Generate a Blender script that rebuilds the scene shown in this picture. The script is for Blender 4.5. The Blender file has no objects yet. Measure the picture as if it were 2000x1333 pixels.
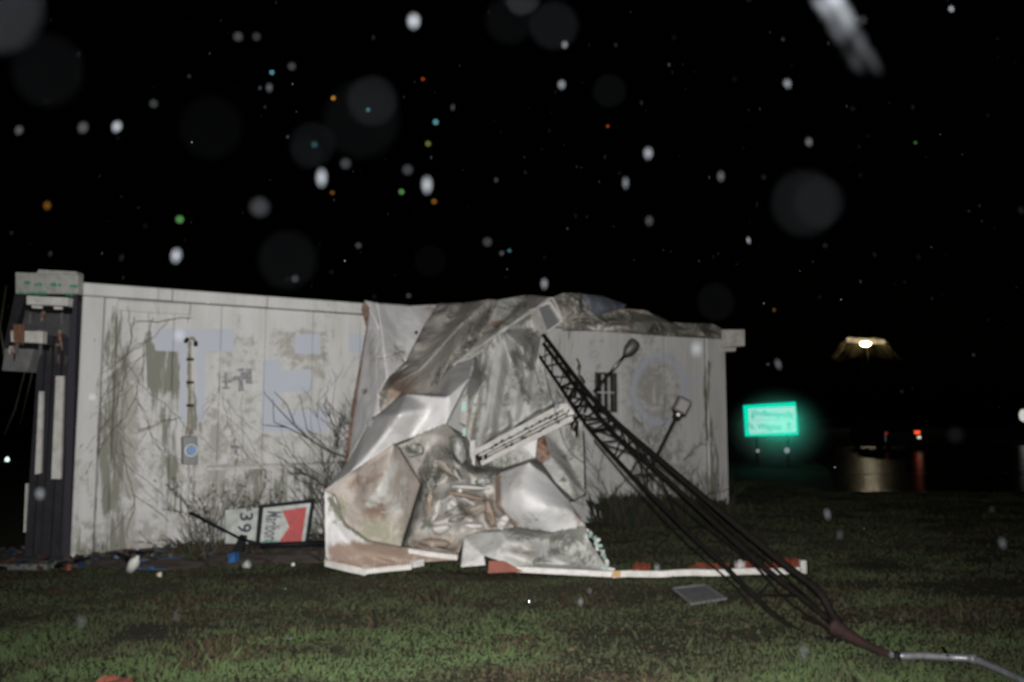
import bpy, bmesh, math, random
import numpy as np
from mathutils import Vector, Matrix, noise
from mathutils.geometry import delaunay_2d_cdt

random.seed(7); RNG = np.random.default_rng(11)
S = bpy.context.scene
COL = S.collection

# ------------------------------------------------------------------ camera, light, exposure
F = 1600.0; CX, CY = 1000.0, 666.5; PITCH = math.atan(148.5 / 1600.0); H = 1.6
cam_d = bpy.data.cameras.new('camera'); cam = bpy.data.objects.new('camera', cam_d); COL.objects.link(cam)
cam_d.sensor_width = 36; cam_d.lens = 28.8; cam_d.clip_start = 0.01; cam_d.clip_end = 600
cam.location = (0, 0, H); cam.rotation_euler = (math.pi / 2 + PITCH, 0, 0)
cam_d.dof.use_dof = True; cam_d.dof.focus_distance = 1.15; cam_d.dof.aperture_fstop = 6.0
S.camera = cam
W_ = bpy.data.worlds.new('World'); S.world = W_; W_.use_nodes = True
nt = W_.node_tree; bgn = nt.nodes['Background']
sky = nt.nodes.new('ShaderNodeTexSky'); sky.sky_type = 'NISHITA'; sky.sun_disc = False
sky.sun_elevation = math.radians(1.0); sky.sun_rotation = math.radians(200)
nt.links.new(sky.outputs[0], bgn.inputs[0]); bgn.inputs[1].default_value = 0.00015
fl = bpy.data.lights.new('camera_flash', 'SPOT'); flo = bpy.data.objects.new('camera_flash', fl); COL.objects.link(flo)
fl.energy = 3900; fl.color = (1.0, 0.985, 0.975); fl.spot_size = math.radians(96); fl.spot_blend = 1.0
fl.shadow_soft_size = 0.03
flo.location = (0.0, -0.06, H + 0.07); flo.rotation_euler = (math.radians(90 + 2), 0, math.radians(1))
vs = S.view_settings; vs.view_transform = 'Standard'; vs.look = 'None'; vs.exposure = 0; vs.gamma = 1
vs.use_curve_mapping = False
S.cycles.transparent_max_bounces = 24; S.cycles.max_bounces = 6

# ------------------------------------------------------------------ geometry of the place
sP, cP = math.sin(PITCH), math.cos(PITCH)
def ray(px, py):
    u = (px - CX) / F; v = (CY - py) / F
    return Vector((u, cP - sP * v, sP + cP * v))
def P(px, py, Y):
    d = ray(px, py); t = Y / d.y
    return Vector((d.x * t, Y, H + d.z * t))
def G(px, py, z=0.0):
    d = ray(px, py); t = (z - H) / d.z
    return Vector((d.x * t, d.y * t, z))
def R(px, py, dist):
    d = ray(px, py).normalized(); return Vector((0, 0, H)) + d * dist
def proj(x, y, z):
    dz = z - H; w = y * cP + dz * sP
    return CX + F * x / w, CY - F * (dz * cP - y * sP) / w
C0 = G(135, 1100); C1 = G(1421, 1000)          # the two lower corners of the long wall
WD = (C1 - C0).normalized(); WL = (C1 - C0).length
WN = Vector((WD.y, -WD.x, 0))                  # towards the camera
def Wp(px, py, off=0.0):
    d = ray(px, py); o = Vector((0, 0, H)); q = C0 + WN * off
    t = (q - o).dot(WN) / d.dot(WN); return o + d * t
def wall_s(px, py=900): return (Wp(px, py) - C0).dot(WD)
def wxyz(s, z, off=0.0): v = C0 + WD * s + WN * off; return Vector((v.x, v.y, z))
def wallY(px): return Wp(px, 850).y
ZL = Wp(150, 556).z; ZR = Wp(1408, 648).z
def ztop(s): return ZL + (ZR - ZL) * s / WL

# ------------------------------------------------------------------ helpers: objects
def props(o, label=None, cat=None, group=None, kind=None):
    if label: o['label'] = label
    if cat: o['category'] = cat
    if group: o['group'] = group
    if kind: o['kind'] = kind
    return o
def thing(name, loc, label, cat, group=None, rz=0):
    o = bpy.data.objects.new(name, None); COL.objects.link(o); o.location = loc; o.rotation_euler = (0, 0, rz)
    o.empty_display_size = 0.1
    return props(o, label, cat, group)
class MB:
    def __init__(s): s.v = []; s.f = []; s.m = []
    def add(s, vs, fs, mi=0):
        b = len(s.v); s.v += [tuple(v) for v in vs]; s.f += [tuple(b + i for i in f) for f in fs]; s.m += [mi] * len(fs)
    def box(s, c, size, M=None, mi=0):
        hx, hy, hz = [q / 2 for q in size]; c = Vector(c)
        vs = [Vector((x, y, z)) for x in (-hx, hx) for y in (-hy, hy) for z in (-hz, hz)]
        vs = [c + ((M @ v) if M else v) for v in vs]
        s.add(vs, [(0, 1, 3, 2), (4, 6, 7, 5), (0, 4, 5, 1), (2, 3, 7, 6), (0, 2, 6, 4), (1, 5, 7, 3)], mi)
    def hexa(s, q, n, mi=0):   # quad q extruded by vector n
        a = [Vector(p) for p in q]; b = [p + Vector(n) for p in a]
        s.add(a + b, [(0, 1, 2, 3), (7, 6, 5, 4), (0, 4, 5, 1), (1, 5, 6, 2), (2, 6, 7, 3), (3, 7, 4, 0)], mi)
    def tube(s, pts, r, n=6, mi=0, cap=True):
        pts = [Vector(p) for p in pts]; k = len(pts)
        rs = r if isinstance(r, (list, tuple)) else [r] * k
        ring = []
        for i, p in enumerate(pts):
            t = (pts[min(i + 1, k - 1)] - pts[max(i - 1, 0)])
            if t.length < 1e-9: t = Vector((0, 0, 1))
            t.normalize(); a = t.orthogonal().normalized() if abs(t.z) > .95 else t.cross(Vector((0, 0, 1))).normalized()
            b = t.cross(a)
            ring.append([p + (a * math.cos(2 * math.pi * j / n) + b * math.sin(2 * math.pi * j / n)) * rs[i] for j in range(n)])
        vs = [v for rg in ring for v in rg]; fs = []
        for i in range(k - 1):
            for j in range(n):
                fs.append((i * n + j, i * n + (j + 1) % n, (i + 1) * n + (j + 1) % n, (i + 1) * n + j))
        if cap: fs += [tuple(range(n - 1, -1, -1)), tuple((k - 1) * n + j for j in range(n))]
        s.add(vs, fs, mi)
    def build(s, name, mat, parent=None, smooth=False, bevel=0, **kw):
        me = bpy.data.meshes.new(name); me.from_pydata(s.v, [], s.f)
        for m in (mat if isinstance(mat, (list, tuple)) else [mat]): me.materials.append(m)
        me.polygons.foreach_set('material_index', s.m)
        if smooth: me.polygons.foreach_set('use_smooth', [True] * len(me.polygons))
        me.update()
        return link(name, me, parent, bevel, **kw)
def link(name, me, parent=None, bevel=0, **kw):
    o = bpy.data.objects.new(name, me); COL.objects.link(o)
    if parent:
        o.parent = parent; bpy.context.view_layer.update(); o.matrix_parent_inverse = world(parent).inverted()
    if bevel:
        b = o.modifiers.new('bevel', 'BEVEL'); b.width = bevel; b.segments = 2; b.limit_method = 'ANGLE'
    return props(o, **kw)
def world(o):
    m = Matrix.LocRotScale(o.location, o.rotation_euler, o.scale)
    if o.parent: m = world(o.parent) @ o.matrix_parent_inverse @ m
    return m
def curve_path(pts, n=8):      # catmull-rom
    pts = [Vector(p) for p in pts]; out = []
    for i in range(len(pts) - 1):
        p0 = pts[max(i - 1, 0)]; p1 = pts[i]; p2 = pts[i + 1]; p3 = pts[min(i + 2, len(pts) - 1)]
        for k in range(n):
            t = k / n
            out.append(0.5 * ((2 * p1) + (p2 - p0) * t + (2 * p0 - 5 * p1 + 4 * p2 - p3) * t * t + (3 * p1 - p0 - 3 * p2 + p3) * t ** 3))
    return out + [pts[-1]]

# ------------------------------------------------------------------ helpers: materials
def mat(name, col, rough=0.6, var=None, scale=6, bump=0.0, bscale=40, metal=0, emis=None, estr=0, spec=0.5, contrast=(0.35, 0.65), stretch=(1, 1, 1)):
    m = bpy.data.materials.new(name); m.use_nodes = True; t = m.node_tree; b = t.nodes['Principled BSDF']
    b.inputs['Roughness'].default_value = rough; b.inputs['Metallic'].default_value = metal
    b.inputs['Specular IOR Level'].default_value = spec
    b.inputs['Base Color'].default_value = (*col, 1)
    g = t.nodes.new('ShaderNodeNewGeometry'); mp = t.nodes.new('ShaderNodeMapping'); mp.inputs['Scale'].default_value = stretch
    t.links.new(g.outputs['Position'], mp.inputs[0])
    if var:
        n = t.nodes.new('ShaderNodeTexNoise'); n.inputs['Scale'].default_value = scale; n.inputs['Detail'].default_value = 6
        n.inputs['Roughness'].default_value = 0.65; t.links.new(mp.outputs[0], n.inputs['Vector'])
        r = t.nodes.new('ShaderNodeValToRGB'); r.color_ramp.elements[0].position = contrast[0]; r.color_ramp.elements[1].position = contrast[1]
        r.color_ramp.elements[0].color = (*col, 1); r.color_ramp.elements[1].color = (*var, 1)
        t.links.new(n.outputs[0], r.inputs[0]); t.links.new(r.outputs[0], b.inputs['Base Color'])
    if bump:
        n2 = t.nodes.new('ShaderNodeTexNoise'); n2.inputs['Scale'].default_value = bscale; n2.inputs['Detail'].default_value = 5
        t.links.new(g.outputs['Position'], n2.inputs['Vector'])
        bp = t.nodes.new('ShaderNodeBump'); bp.inputs['Strength'].default_value = bump; bp.inputs['Distance'].default_value = 0.02
        t.links.new(n2.outputs[0], bp.inputs['Height']); t.links.new(bp.outputs[0], b.inputs['Normal'])
    if emis:
        b.inputs['Emission Color'].default_value = (*emis, 1); b.inputs['Emission Strength'].default_value = estr
    return m
def mask_mat(name, base, base2, c_r, c_g, c_b, rough=0.55, nscale=5, streak=0.25, bump=0.15, spec=0.5, break_=.55, rbk=1.2):
    """surface whose stains and painted crease shade follow a per-vertex mask (R, G, B = three kinds of stain), broken up by noise"""
    m = bpy.data.materials.new(name); m.use_nodes = True; t = m.node_tree; b = t.nodes['Principled BSDF']; L = t.links.new
    b.inputs['Roughness'].default_value = rough; b.inputs['Specular IOR Level'].default_value = spec
    g = t.nodes.new('ShaderNodeNewGeometry'); at = t.nodes.new('ShaderNodeAttribute'); at.attribute_name = 'stain_shade'
    sp = t.nodes.new('ShaderNodeSeparateColor'); L(at.outputs['Color'], sp.inputs[0])
    mp = t.nodes.new('ShaderNodeMapping'); mp.inputs['Scale'].default_value = (1, 1, streak); L(g.outputs['Position'], mp.inputs[0])
    def nz(sc, det, vec, seed=0):
        n = t.nodes.new('ShaderNodeTexNoise'); n.inputs['Scale'].default_value = sc; n.inputs['Detail'].default_value = det
        n.inputs['Roughness'].default_value = 0.7
        if seed:
            q = t.nodes.new('ShaderNodeVectorMath'); q.operation = 'ADD'; q.inputs[1].default_value = (seed * 7.3, seed * 3.1, seed * 5.7); L(vec, q.inputs[0]); vec = q.outputs[0]
        L(vec, n.inputs['Vector']); return n.outputs[0]
    def ramp(v, a, c):
        r = t.nodes.new('ShaderNodeMapRange'); r.interpolation_type = 'SMOOTHSTEP'; r.inputs[1].default_value = a; r.inputs[2].default_value = c; L(v, r.inputs[0]); return r.outputs[0]
    def mix(f, a, c):
        x = t.nodes.new('ShaderNodeMix'); x.data_type = 'RGBA'
        L(f, x.inputs[0]) if not isinstance(f, float) else None
        for s_, q in ((6, a), (7, c)):
            if isinstance(q, tuple): x.inputs[s_].default_value = (*q, 1)
            else: L(q, x.inputs[s_])
        return x.outputs[2]
    def math_(op, a, c):
        x = t.nodes.new('ShaderNodeMath'); x.operation = op
        for i, q in enumerate((a, c)):
            if isinstance(q, (int, float)): x.inputs[i].default_value = q
            else: L(q, x.inputs[i])
        return x.outputs[0]
    c = mix(ramp(nz(nscale, 7, mp.outputs[0]), .35, .68), base, base2)
    for ch, colr, sc, sd, bk in ((2, c_b, nscale * 1.7, 2, 1.3), (1, c_g, nscale * 3, 3, 2.0), (0, c_r, nscale * 2.2, 5, rbk)):
        n = nz(sc, 8, mp.outputs[0] if ch == 1 else g.outputs['Position'], sd)
        n = math_('MULTIPLY', math_('MULTIPLY', math_('SUBTRACT', n, .5), break_ * 2.2 * bk), math_('MINIMUM', math_('MULTIPLY', sp.outputs[ch], 3.0), 1.0))
        f = ramp(math_('ADD', sp.outputs[ch], n), .25, .8)
        c = mix(f, c, colr)
    fine = nz(70, 4, g.outputs['Position'], 9)
    c = mix(math_('MULTIPLY', ramp(fine, .55, .8), .28), c, tuple(q * .45 for q in base))
    L(c, b.inputs['Base Color'])
    bp = t.nodes.new('ShaderNodeBump'); bp.inputs['Strength'].default_value = bump; bp.inputs['Distance'].default_value = 0.015
    L(nz(28, 6, g.outputs['Position'], 4), bp.inputs['Height']); L(bp.outputs[0], b.inputs['Normal'])
    return m
def value_noise(x, y, sc, seed):
    r = np.random.default_rng(seed); T = r.random((256, 256)); x = x * sc; y = y * sc
    xi = np.floor(x).astype(int); yi = np.floor(y).astype(int); fx = x - xi; fy = y - yi
    fx = fx * fx * (3 - 2 * fx); fy = fy * fy * (3 - 2 * fy); g = lambda a, c: T[a % 256, c % 256]
    return (g(xi, yi) * (1 - fx) + g(xi + 1, yi) * fx) * (1 - fy) + (g(xi, yi + 1) * (1 - fx) + g(xi + 1, yi + 1) * fx) * fy
def fbm(x, y, sc, seed): return sum(value_noise(x, y, sc * 2 ** k, seed + k) * .5 ** (k + 1) for k in range(4)) / .9375
def rect(px, py, x0, x1, y0, y1, k=1.0, soft=6):
    def st(a): a = np.clip(a, 0, 1); return a * a * (3 - 2 * a)
    return k * st((px - x0) / soft + .5) * st((x1 - px) / soft + .5) * st((py - y0) / soft + .5) * st((y1 - py) / soft + .5)
def blob(px, py, x, y, rx, ry, k=1.0): return k * np.exp(-(((px - x) / rx) ** 2 + ((py - y) / ry) ** 2))
def lin(px, py, pts, w, k=1.0):
    out = px * 0
    for (x0, y0), (x1, y1) in zip(pts, pts[1:]):
        dx, dy = x1 - x0, y1 - y0; t = np.clip(((px - x0) * dx + (py - y0) * dy) / (dx * dx + dy * dy), 0, 1)
        out = np.maximum(out, k * np.exp(-(((px - x0 - t * dx) ** 2 + (py - y0 - t * dy) ** 2) / w ** 2)))
    return out
def set_stain_shade(me, fn):
    n = len(me.vertices); co = np.empty(n * 3); me.vertices.foreach_get('co', co); co = co.reshape(-1, 3)
    px, py = proj(co[:, 0], co[:, 1], co[:, 2]); r, g, b = fn(px, py)
    a = me.color_attributes.new('stain_shade', 'FLOAT_COLOR', 'POINT')
    out = np.ones((n, 4)); out[:, 0] = np.clip(r, 0, 1.2); out[:, 1] = np.clip(g, 0, 1.2); out[:, 2] = np.clip(b, 0, 1.2)
    a.data.foreach_set('color', out.ravel())

M_wall = mask_mat('weathered_painted_wall', (.505, .50, .485), (.43, .425, .40), (.40, .425, .475), (.15, .15, .115), (.30, .285, .255), nscale=5, streak=.12, rough=.6, break_=.95, rbk=.38)
M_trim = mat('weathered_white_trim', (.50, .48, .46), .6, (.33, .31, .28), 9, .2, 30)
M_sheet = mask_mat('dented_white_sheet_metal', (.70, .69, .69), (.58, .57, .55), (.30, .12, .06), (.17, .17, .13), (.29, .215, .17), nscale=6, streak=.6, rough=.75, break_=.5, spec=.18)
M_dirty = mask_mat('dirty_sheet_metal', (.44, .42, .385), (.32, .30, .265), (.56, .54, .51), (.13, .13, .11), (.27, .205, .16), nscale=6, streak=.6, rough=.7, break_=.9, spec=.2)
M_peel = mask_mat('peeling_brown_panel', (.43, .385, .345), (.33, .285, .245), (.54, .54, .50), (.28, .275, .20), (.26, .185, .145), nscale=6, streak=.7, rough=.65, break_=.8, spec=.25)
M_grey = mask_mat('grey_stained_vinyl', (.50, .50, .475), (.39, .39, .36), (.22, .12, .07), (.17, .175, .15), (.27, .235, .19), nscale=6, streak=.2, rough=.6, break_=.8, spec=.25)
M_dkmetal = mat('rusty_dark_steel', (.007, .0068, .0065), .65, (.013, .010, .008), 14, .3, 60, spec=.10)
M_rust = mat('rusty_painted_edge', (.30, .24, .20), .65, (.20, .075, .035), 16, .3, 50, contrast=(.42, .56))
M_white = mat('white_painted_metal', (.62, .61, .58), .5, (.46, .44, .39), 12, .15, 40)
M_black = mat('black_paint', (.008, .008, .010), .6, spec=.12)
M_dark = mat('dark_stained_boards', (.022, .022, .028), .6, (.012, .012, .014), 10, .2, 40)
M_concr = mat('roofing_slab', (.05, .05, .05), .8, (.03, .03, .028), 5, .3, 30)
M_red = mat('faded_red_paint', (.26, .06, .028), .65, (.15, .035, .02), 9)
M_signred = mat('red_print', (.38, .03, .03), .5, (.24, .025, .025), 14)
M_signwhite = mat('sign_face_white', (.40, .42, .405), .5, (.24, .25, .22), 9)
M_navy = mat('dark_navy_print', (.02, .025, .04), .45)
M_orange = mat('orange_red_brick', (.22, .06, .03), .75, (.13, .04, .025), 25, .3, 60)
M_blue = mat('blue_plastic_sheet', (.03, .12, .30), .4, (.02, .06, .16), 12)
M_twig = mat('wet_bare_twigs', (.022, .019, .014), .6, (.045, .042, .022), 20)
M_pipe = mat('dull_grey_conduit', (.22, .225, .24), .4, (.14, .14, .145), 20, .1, 50, metal=.4)
M_soil = None

# ------------------------------------------------------------------ ground
def ground_mat():
    m = bpy.data.materials.new('wet_lawn_soil'); m.use_nodes = True; t = m.node_tree; b = t.nodes['Principled BSDF']; L = t.links.new
    g = t.nodes.new('ShaderNodeNewGeometry'); n = t.nodes.new('ShaderNodeTexNoise'); n.inputs['Scale'].default_value = 1.7; n.inputs['Detail'].default_value = 9; n.inputs['Roughness'].default_value = .72
    L(g.outputs['Position'], n.inputs['Vector'])
    r = t.nodes.new('ShaderNodeValToRGB'); e = r.color_ramp.elements
    e[0].position = .36; e[0].color = (.034, .024, .016, 1); e[1].position = .66; e[1].color = (.036, .050, .023, 1)
    x = e.new(.50); x.color = (.034, .037, .019, 1)
    L(n.outputs[0], r.inputs[0]); L(r.outputs[0], b.inputs['Base Color']); b.inputs['Roughness'].default_value = .75
    b.inputs['Specular IOR Level'].default_value = .25
    n2 = t.nodes.new('ShaderNodeTexNoise'); n2.inputs['Scale'].default_value = 22; n2.inputs['Detail'].default_value = 6; L(g.outputs['Position'], n2.inputs['Vector'])
    bp = t.nodes.new('ShaderNodeBump'); bp.inputs['Strength'].default_value = .8; bp.inputs['Distance'].default_value = .05; L(n2.outputs[0], bp.inputs['Height']); L(bp.outputs[0], b.inputs['Normal'])
    return m
M_soil = ground_mat()
b = MB(); b.add([(-260, -60, 0), (260, -60, 0), (260, 420, 0), (-260, 420, 0)], [(0, 1, 2, 3)]); b.build('ground', M_soil, kind='structure')

# wet road beyond the lawn on the right
M_road = mat('wet_asphalt', (.010, .010, .011), .22, (.018, .018, .019), 4, .0, 2, spec=.35)
tt = M_road.node_tree; bb = tt.nodes['Principled BSDF']; nn = tt.nodes.new('ShaderNodeTexNoise'); nn.inputs['Scale'].default_value = 1.1; nn.inputs['Detail'].default_value = 4
gg = tt.nodes.new('ShaderNodeNewGeometry'); mm = tt.nodes.new('ShaderNodeMapping'); mm.inputs['Scale'].default_value = (1, .55, 1)
tt.links.new(gg.outputs['Position'], mm.inputs[0]); tt.links.new(mm.outputs[0], nn.inputs['Vector'])
bq = tt.nodes.new('ShaderNodeBump'); bq.inputs['Strength'].default_value = .22; bq.inputs['Distance'].default_value = .09
tt.links.new(nn.outputs[0], bq.inputs['Height']); tt.links.new(bq.outputs[0], bb.inputs['Normal'])
b = MB(); y0, y1 = 17.6, 42.0
b.add([(6.9, y0, .004), (90, y0 + 9, .004), (90, y1 + 16, .004), (15.2, y1 + 2, .004), (9.6, 25, .004)], [(0, 1, 2, 3, 4)])
b.build('road', M_road, kind='structure')
M_line = mat('worn_road_paint', (.35, .28, .05), .6, (.2, .16, .05), 8)
b = MB(); b.add([(9.3, 23.1, .008), (90, 32.2, .008), (90, 32.35, .008), (9.3, 23.22, .008)], [(0, 1, 2, 3)])
b.build('road_marking', M_line, kind='structure')
M_kerb = mat('wet_concrete', (.16, .16, .15), .5, (.10, .10, .095), 5)


# ------------------------------------------------------------------ grass
def grass():
    N = 300000
    Y = 3.9 + (RNG.random(N) ** 1.9) * 17.0
    X = (RNG.random(N) * 2 - 1) * (Y * .68 + .6) + 0.1
    # leave out the inside of the building
    dx = X - C0.x; dy = Y - C0.y; sn = dx * WN.x + dy * WN.y; sa = dx * WD.x + dy * WD.y
    keep = ~((sn < .06) & (sa > -1.2) & (sa < WL + .1) & (sn > -9)) & ~((X > 6.8) & (Y > 17.8)) & ~((X < -4.6) & (Y > 9.3))
    pn = fbm(X, Y * 1.5, 1.5, 5); pb = fbm(X + 40, Y * 1.6 + 9, 1.5, 50)
    keep &= RNG.random(N) < np.clip((pn - .28) * 4.0, .10, 1)
    X, Y, pn, pb = X[keep], Y[keep], pn[keep], pb[keep]; n = len(X)
    tall = np.clip((fbm(X - 7, Y, .9, 90) - .45) * 4, 0, 1)
    h = (.010 + .014 * RNG.random(n) + .022 * tall * RNG.random(n)) * (.7 + .6 * pn); w = .0022 + .003 * RNG.random(n) + .0004 * Y
    broad = RNG.random(n) < .16; w = np.where(broad, w * 2.4, w); h = np.where(broad, h * .55, h)
    tuft = (Y < 7.5) & (fbm(X * 1.3 + 3, Y * 1.3, 3.2, 140) > .60) & (RNG.random(n) < .35); h = np.where(tuft, h * 2.4 + .01, h)
    a = RNG.random(n) * 2 * np.pi; lean = RNG.random(n) * .9 * h; la = RNG.random(n) * 2 * np.pi
    V = np.zeros((n, 4, 3)); ca, sa_ = np.cos(a), np.sin(a)
    V[:, 0] = np.stack([X - ca * w, Y - sa_ * w, np.full(n, -.002)], 1); V[:, 1] = np.stack([X + ca * w, Y + sa_ * w, np.full(n, -.002)], 1)
    mx = X + np.cos(la) * lean * .4; my = Y + np.sin(la) * lean * .4
    V[:, 2] = np.stack([mx + ca * w * .7, my + sa_ * w * .7, h * .62], 1); V[:, 3] = np.stack([X + np.cos(la) * lean, Y + np.sin(la) * lean, h], 1)
    me = bpy.data.meshes.new('grass'); me.vertices.add(n * 4); me.vertices.foreach_set('co', V.ravel())
    idx = np.arange(n)[:, None] * 4 + np.array([[0, 1, 2, 0, 2, 3]]); me.loops.add(n * 6); me.loops.foreach_set('vertex_index', idx.ravel().astype(np.int32))
    me.polygons.add(n * 2); me.polygons.foreach_set('loop_start', np.arange(n * 2, dtype=np.int32) * 3); me.update(calc_edges=True)
    brown = (RNG.random(n) < np.clip((pb - .52) * 7, .05, .7))
    green = np.array([.052, .064, .033]); yel = np.array([.080, .080, .042]); red = np.array([.058, .042, .027]); lush = np.array([.085, .125, .050])
    u = RNG.random((n, 1)); c = green * (1 - u) + yel * u * .8 + green * u * .2
    lu = (np.clip((pn - .50) * 7, 0, 1) * np.clip((7.8 - Y) / 2, .45, 1))[:, None]; c = c * (1 - lu * .85) + lush * lu * .85
    c[brown] = red * (.6 + .7 * u[brown]); c = c * (.88 + .24 * RNG.random((n, 1)))
    ca_ = me.color_attributes.new('tint', 'FLOAT_COLOR', 'POINT'); cc = np.ones((n, 4, 4)); cc[:, :, :3] = c[:, None, :]; ca_.data.foreach_set('color', cc.ravel())
    m = bpy.data.materials.new('grass_blades'); m.use_nodes = True; t = m.node_tree; bb = t.nodes['Principled BSDF']; at = t.nodes.new('ShaderNodeAttribute'); at.attribute_name = 'tint'
    t.links.new(at.outputs[0], bb.inputs['Base Color']); bb.inputs['Roughness'].default_value = .75; bb.inputs['Specular IOR Level'].default_value = .15
    gn = t.nodes.new('ShaderNodeNewGeometry'); sc_ = t.nodes.new('ShaderNodeVectorMath'); sc_.operation = 'MULTIPLY_ADD'; sc_.inputs[1].default_value = (.30, .30, .30); sc_.inputs[2].default_value = (0, -.12, .9)
    nm = t.nodes.new('ShaderNodeVectorMath'); nm.operation = 'NORMALIZE'; t.links.new(gn.outputs['Normal'], sc_.inputs[0]); t.links.new(sc_.outputs[0], nm.inputs[0]); t.links.new(nm.outputs[0], bb.inputs['Normal'])
    me.materials.append(m); link('grass', me, label='short patchy wet grass with brown leaf litter all over the lawn', cat='grass', kind='stuff')
grass()
def litter():
    b = MB(); r = random.Random(3)
    for i in range(2600):
        Y = 4 + 9 * r.random() ** 1.3; X = (r.random() * 2 - 1) * (Y * .62)
        if fbm(np.array([X + 40]), np.array([Y + 9]), 2.1, 50)[0] < .47 and r.random() < .75: continue
        q = Vector((X, Y, .006 + .02 * r.random())); s_ = .012 + .022 * r.random(); a = r.random() * 6.3; M = Matrix.Rotation(a, 3, 'Z') @ Matrix.Rotation(r.uniform(-.5, .5), 3, 'X')
        if (q - C0).dot(WN) < .05 and Y > 8.9: continue
        b.add([q + M @ Vector(v) * s_ for v in ((-1, 0, 0), (-.2, -.5, .2), (1, -.1, .05), (.1, .55, .25))], [(0, 1, 2, 3)], r.choice((0, 0, 1, 2)))
    b.build('leaf_litter', [mat('brown_leaf', (.050, .024, .014), .6), mat('tan_leaf', (.085, .055, .03), .6), mat('dark_leaf', (.025, .014, .009), .6)],
            label='small fallen brown leaves scattered over the wet grass', cat='leaves', kind='stuff')
litter()

# ------------------------------------------------------------------ building
bld = thing('roadside_building', C0, 'long low white building with mouldy wall and faded blue letter shapes', 'building')
def wall_stain(px, py):
    X0, Y0_ = px, py
    px = X0 + 5 * (fbm(X0, Y0_, .06, 301) - .5); py = Y0_ + 6 * (fbm(X0, Y0_, .06, 311) - .5)
    blue = rect(px, py, 302, 457, 642, 686) + rect(px, py, 350, 400, 680, 826) + rect(px, py, 512, 548, 702, 845) + rect(px, py, 540, 610, 722, 768) \
        + rect(px, py, 575, 626, 652, 692) + rect(px, py, 545, 640, 800, 845) + rect(px, py, 682, 712, 652, 690)
    rr = np.hypot((px - 1288) / 62, (py - 762) / 82); ring = np.clip(1 - np.abs(rr - .8) / .28, 0, 1) * 1.2; blue = blue * .95 + .5 * ring + blob(px, py, 1285, 765, 50, 65, .33) * (1 - rect(px, py, 1300, 1360, 725, 790, 1, 10))
    blue += blob(px, py, 1150, 690, 18, 40, .5) + blob(px, py, 1360, 745, 22, 30, .45)
    stem = rect(px, py, 366, 384, 664, 845, 1, 4)
    blue *= (1 - stem)
    px = X0 + 46 * (fbm(X0, Y0_ * .3, .022, 321) - .5); py = Y0_ + 60 * (fbm(X0, Y0_, .03, 331) - .5)
    g = rect(px, py, 203, 247, 600, 1120, .56, 34) + rect(px, py, 276, 352, 660, 762, .66, 34) + rect(px, py, 300, 352, 740, 1000, .38, 20) + rect(px, py, 200, 232, 740, 1000, .4, 20) \
        + rect(X0, Y0_, 366, 384, 664, 845, 1, 6) * .45 + rect(px, py, 405, 690, 916, 1110, .42, 14) + rect(px, py, 140, 1420, 1060, 1110, .3, 30) + rect(px, py, 135, 190, 900, 1100, .25, 30) \
        + rect(px, py, 1376, 1392, 690, 1010, .6, 12) + rect(px, py, 1140, 1400, 940, 1030, .6, 70) + blob(px, py, 330, 700, 30, 50, .35)
    br = rect(px, py, 400, 520, 650, 1000, .30, 60) + rect(px, py, 540, 625, 640, 720, .35, 30) + rect(px, py, 1230, 1330, 690, 950, .38, 40) + rect(px, py, 135, 1420, 1020, 1110, .3, 60) \
        + blob(px, py, 300, 850, 50, 130, .35) + rect(px, py, 230, 270, 700, 1100, .3, 20) + blob(px, py, 350, 720, 18, 50, .3)
    soil_ = .07 + .5 * np.clip(fbm(X0, Y0_ * .35, .012, 341) - .42, 0, 1) * 2
    return blue, g + .30 * np.clip(fbm(X0, Y0_ * .2, .03, 351) - .5, 0, 1) * 3, br + soil_
def wall_panel(s0, s1, z0, z1a, z1b, off, name='wall_panel', th=.05, parent=None, cut=None):
    nx = max(3, int((s1 - s0) / .018)); nz = int((z1a - z0) / .022); vs = []; fs = []
    S_ = np.linspace(s0, s1, nx); k = 0
    for i, s_ in enumerate(S_):
        zt = z1a + (z1b - z1a) * (s_ - s0) / (s1 - s0); u = (s_ - s0) / (s1 - s0)
        for j in range(nz + 1):
            z = z0 + (zt - z0) * j / nz
            o_ = off + .006 * math.sin(math.pi * u) * noise.noise((s_ * .6, z * .9, 3)) + .004 * noise.noise((s_ * 3, z * 2, 8))
            vs.append(wxyz(s_, z, o_))
    for i in range(nx - 1):
        for j in range(nz):
            if cut:
                sm = (S_[i] + S_[i + 1]) / 2; zm = z0 + (z1a - z0) * (j + .5) / nz
                if cut[0] < sm < cut[1] and cut[2] < zm < cut[3]: continue
            a = i * (nz + 1) + j; fs.append((a, a + nz + 1, a + nz + 2, a + 1))
    me = bpy.data.meshes.new(name); me.from_pydata(vs, [], fs); me.materials.append(M_wall); set_stain_shade(me, wall_stain)
    me.polygons.foreach_set('use_smooth', [True] * len(me.polygons))
    o = link(name, me, parent or bld); sm = o.modifiers.new('t', 'SOLIDIFY'); sm.thickness = th; sm.offset = -1
    return o
seams = [141, 190, 217, 330, 424, 512, 606, 700, 800, 905, 1012, 1105, 1212, 1300, 1381, 1418]
ss = [wall_s(p) for p in seams]; ss[0] = 0; ss[-1] = WL
win = (wall_s(1163, 770), wall_s(1203, 770), Wp(1180, 806).z, Wp(1180, 728).z)
rr = random.Random(5)
for i in range(len(ss) - 1):
    pil = i in (0, 14)
    off = .045 if pil else (.03 if i == 1 else rr.uniform(-.004, .01))
    wall_panel(ss[i] + (.004 if i < 2 else .0004), ss[i + 1] - (.004 if i in (0, 14) else .0004), 0, ztop(ss[i]) - .13, ztop(ss[i + 1]) - .13, off, cut=win)
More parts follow.
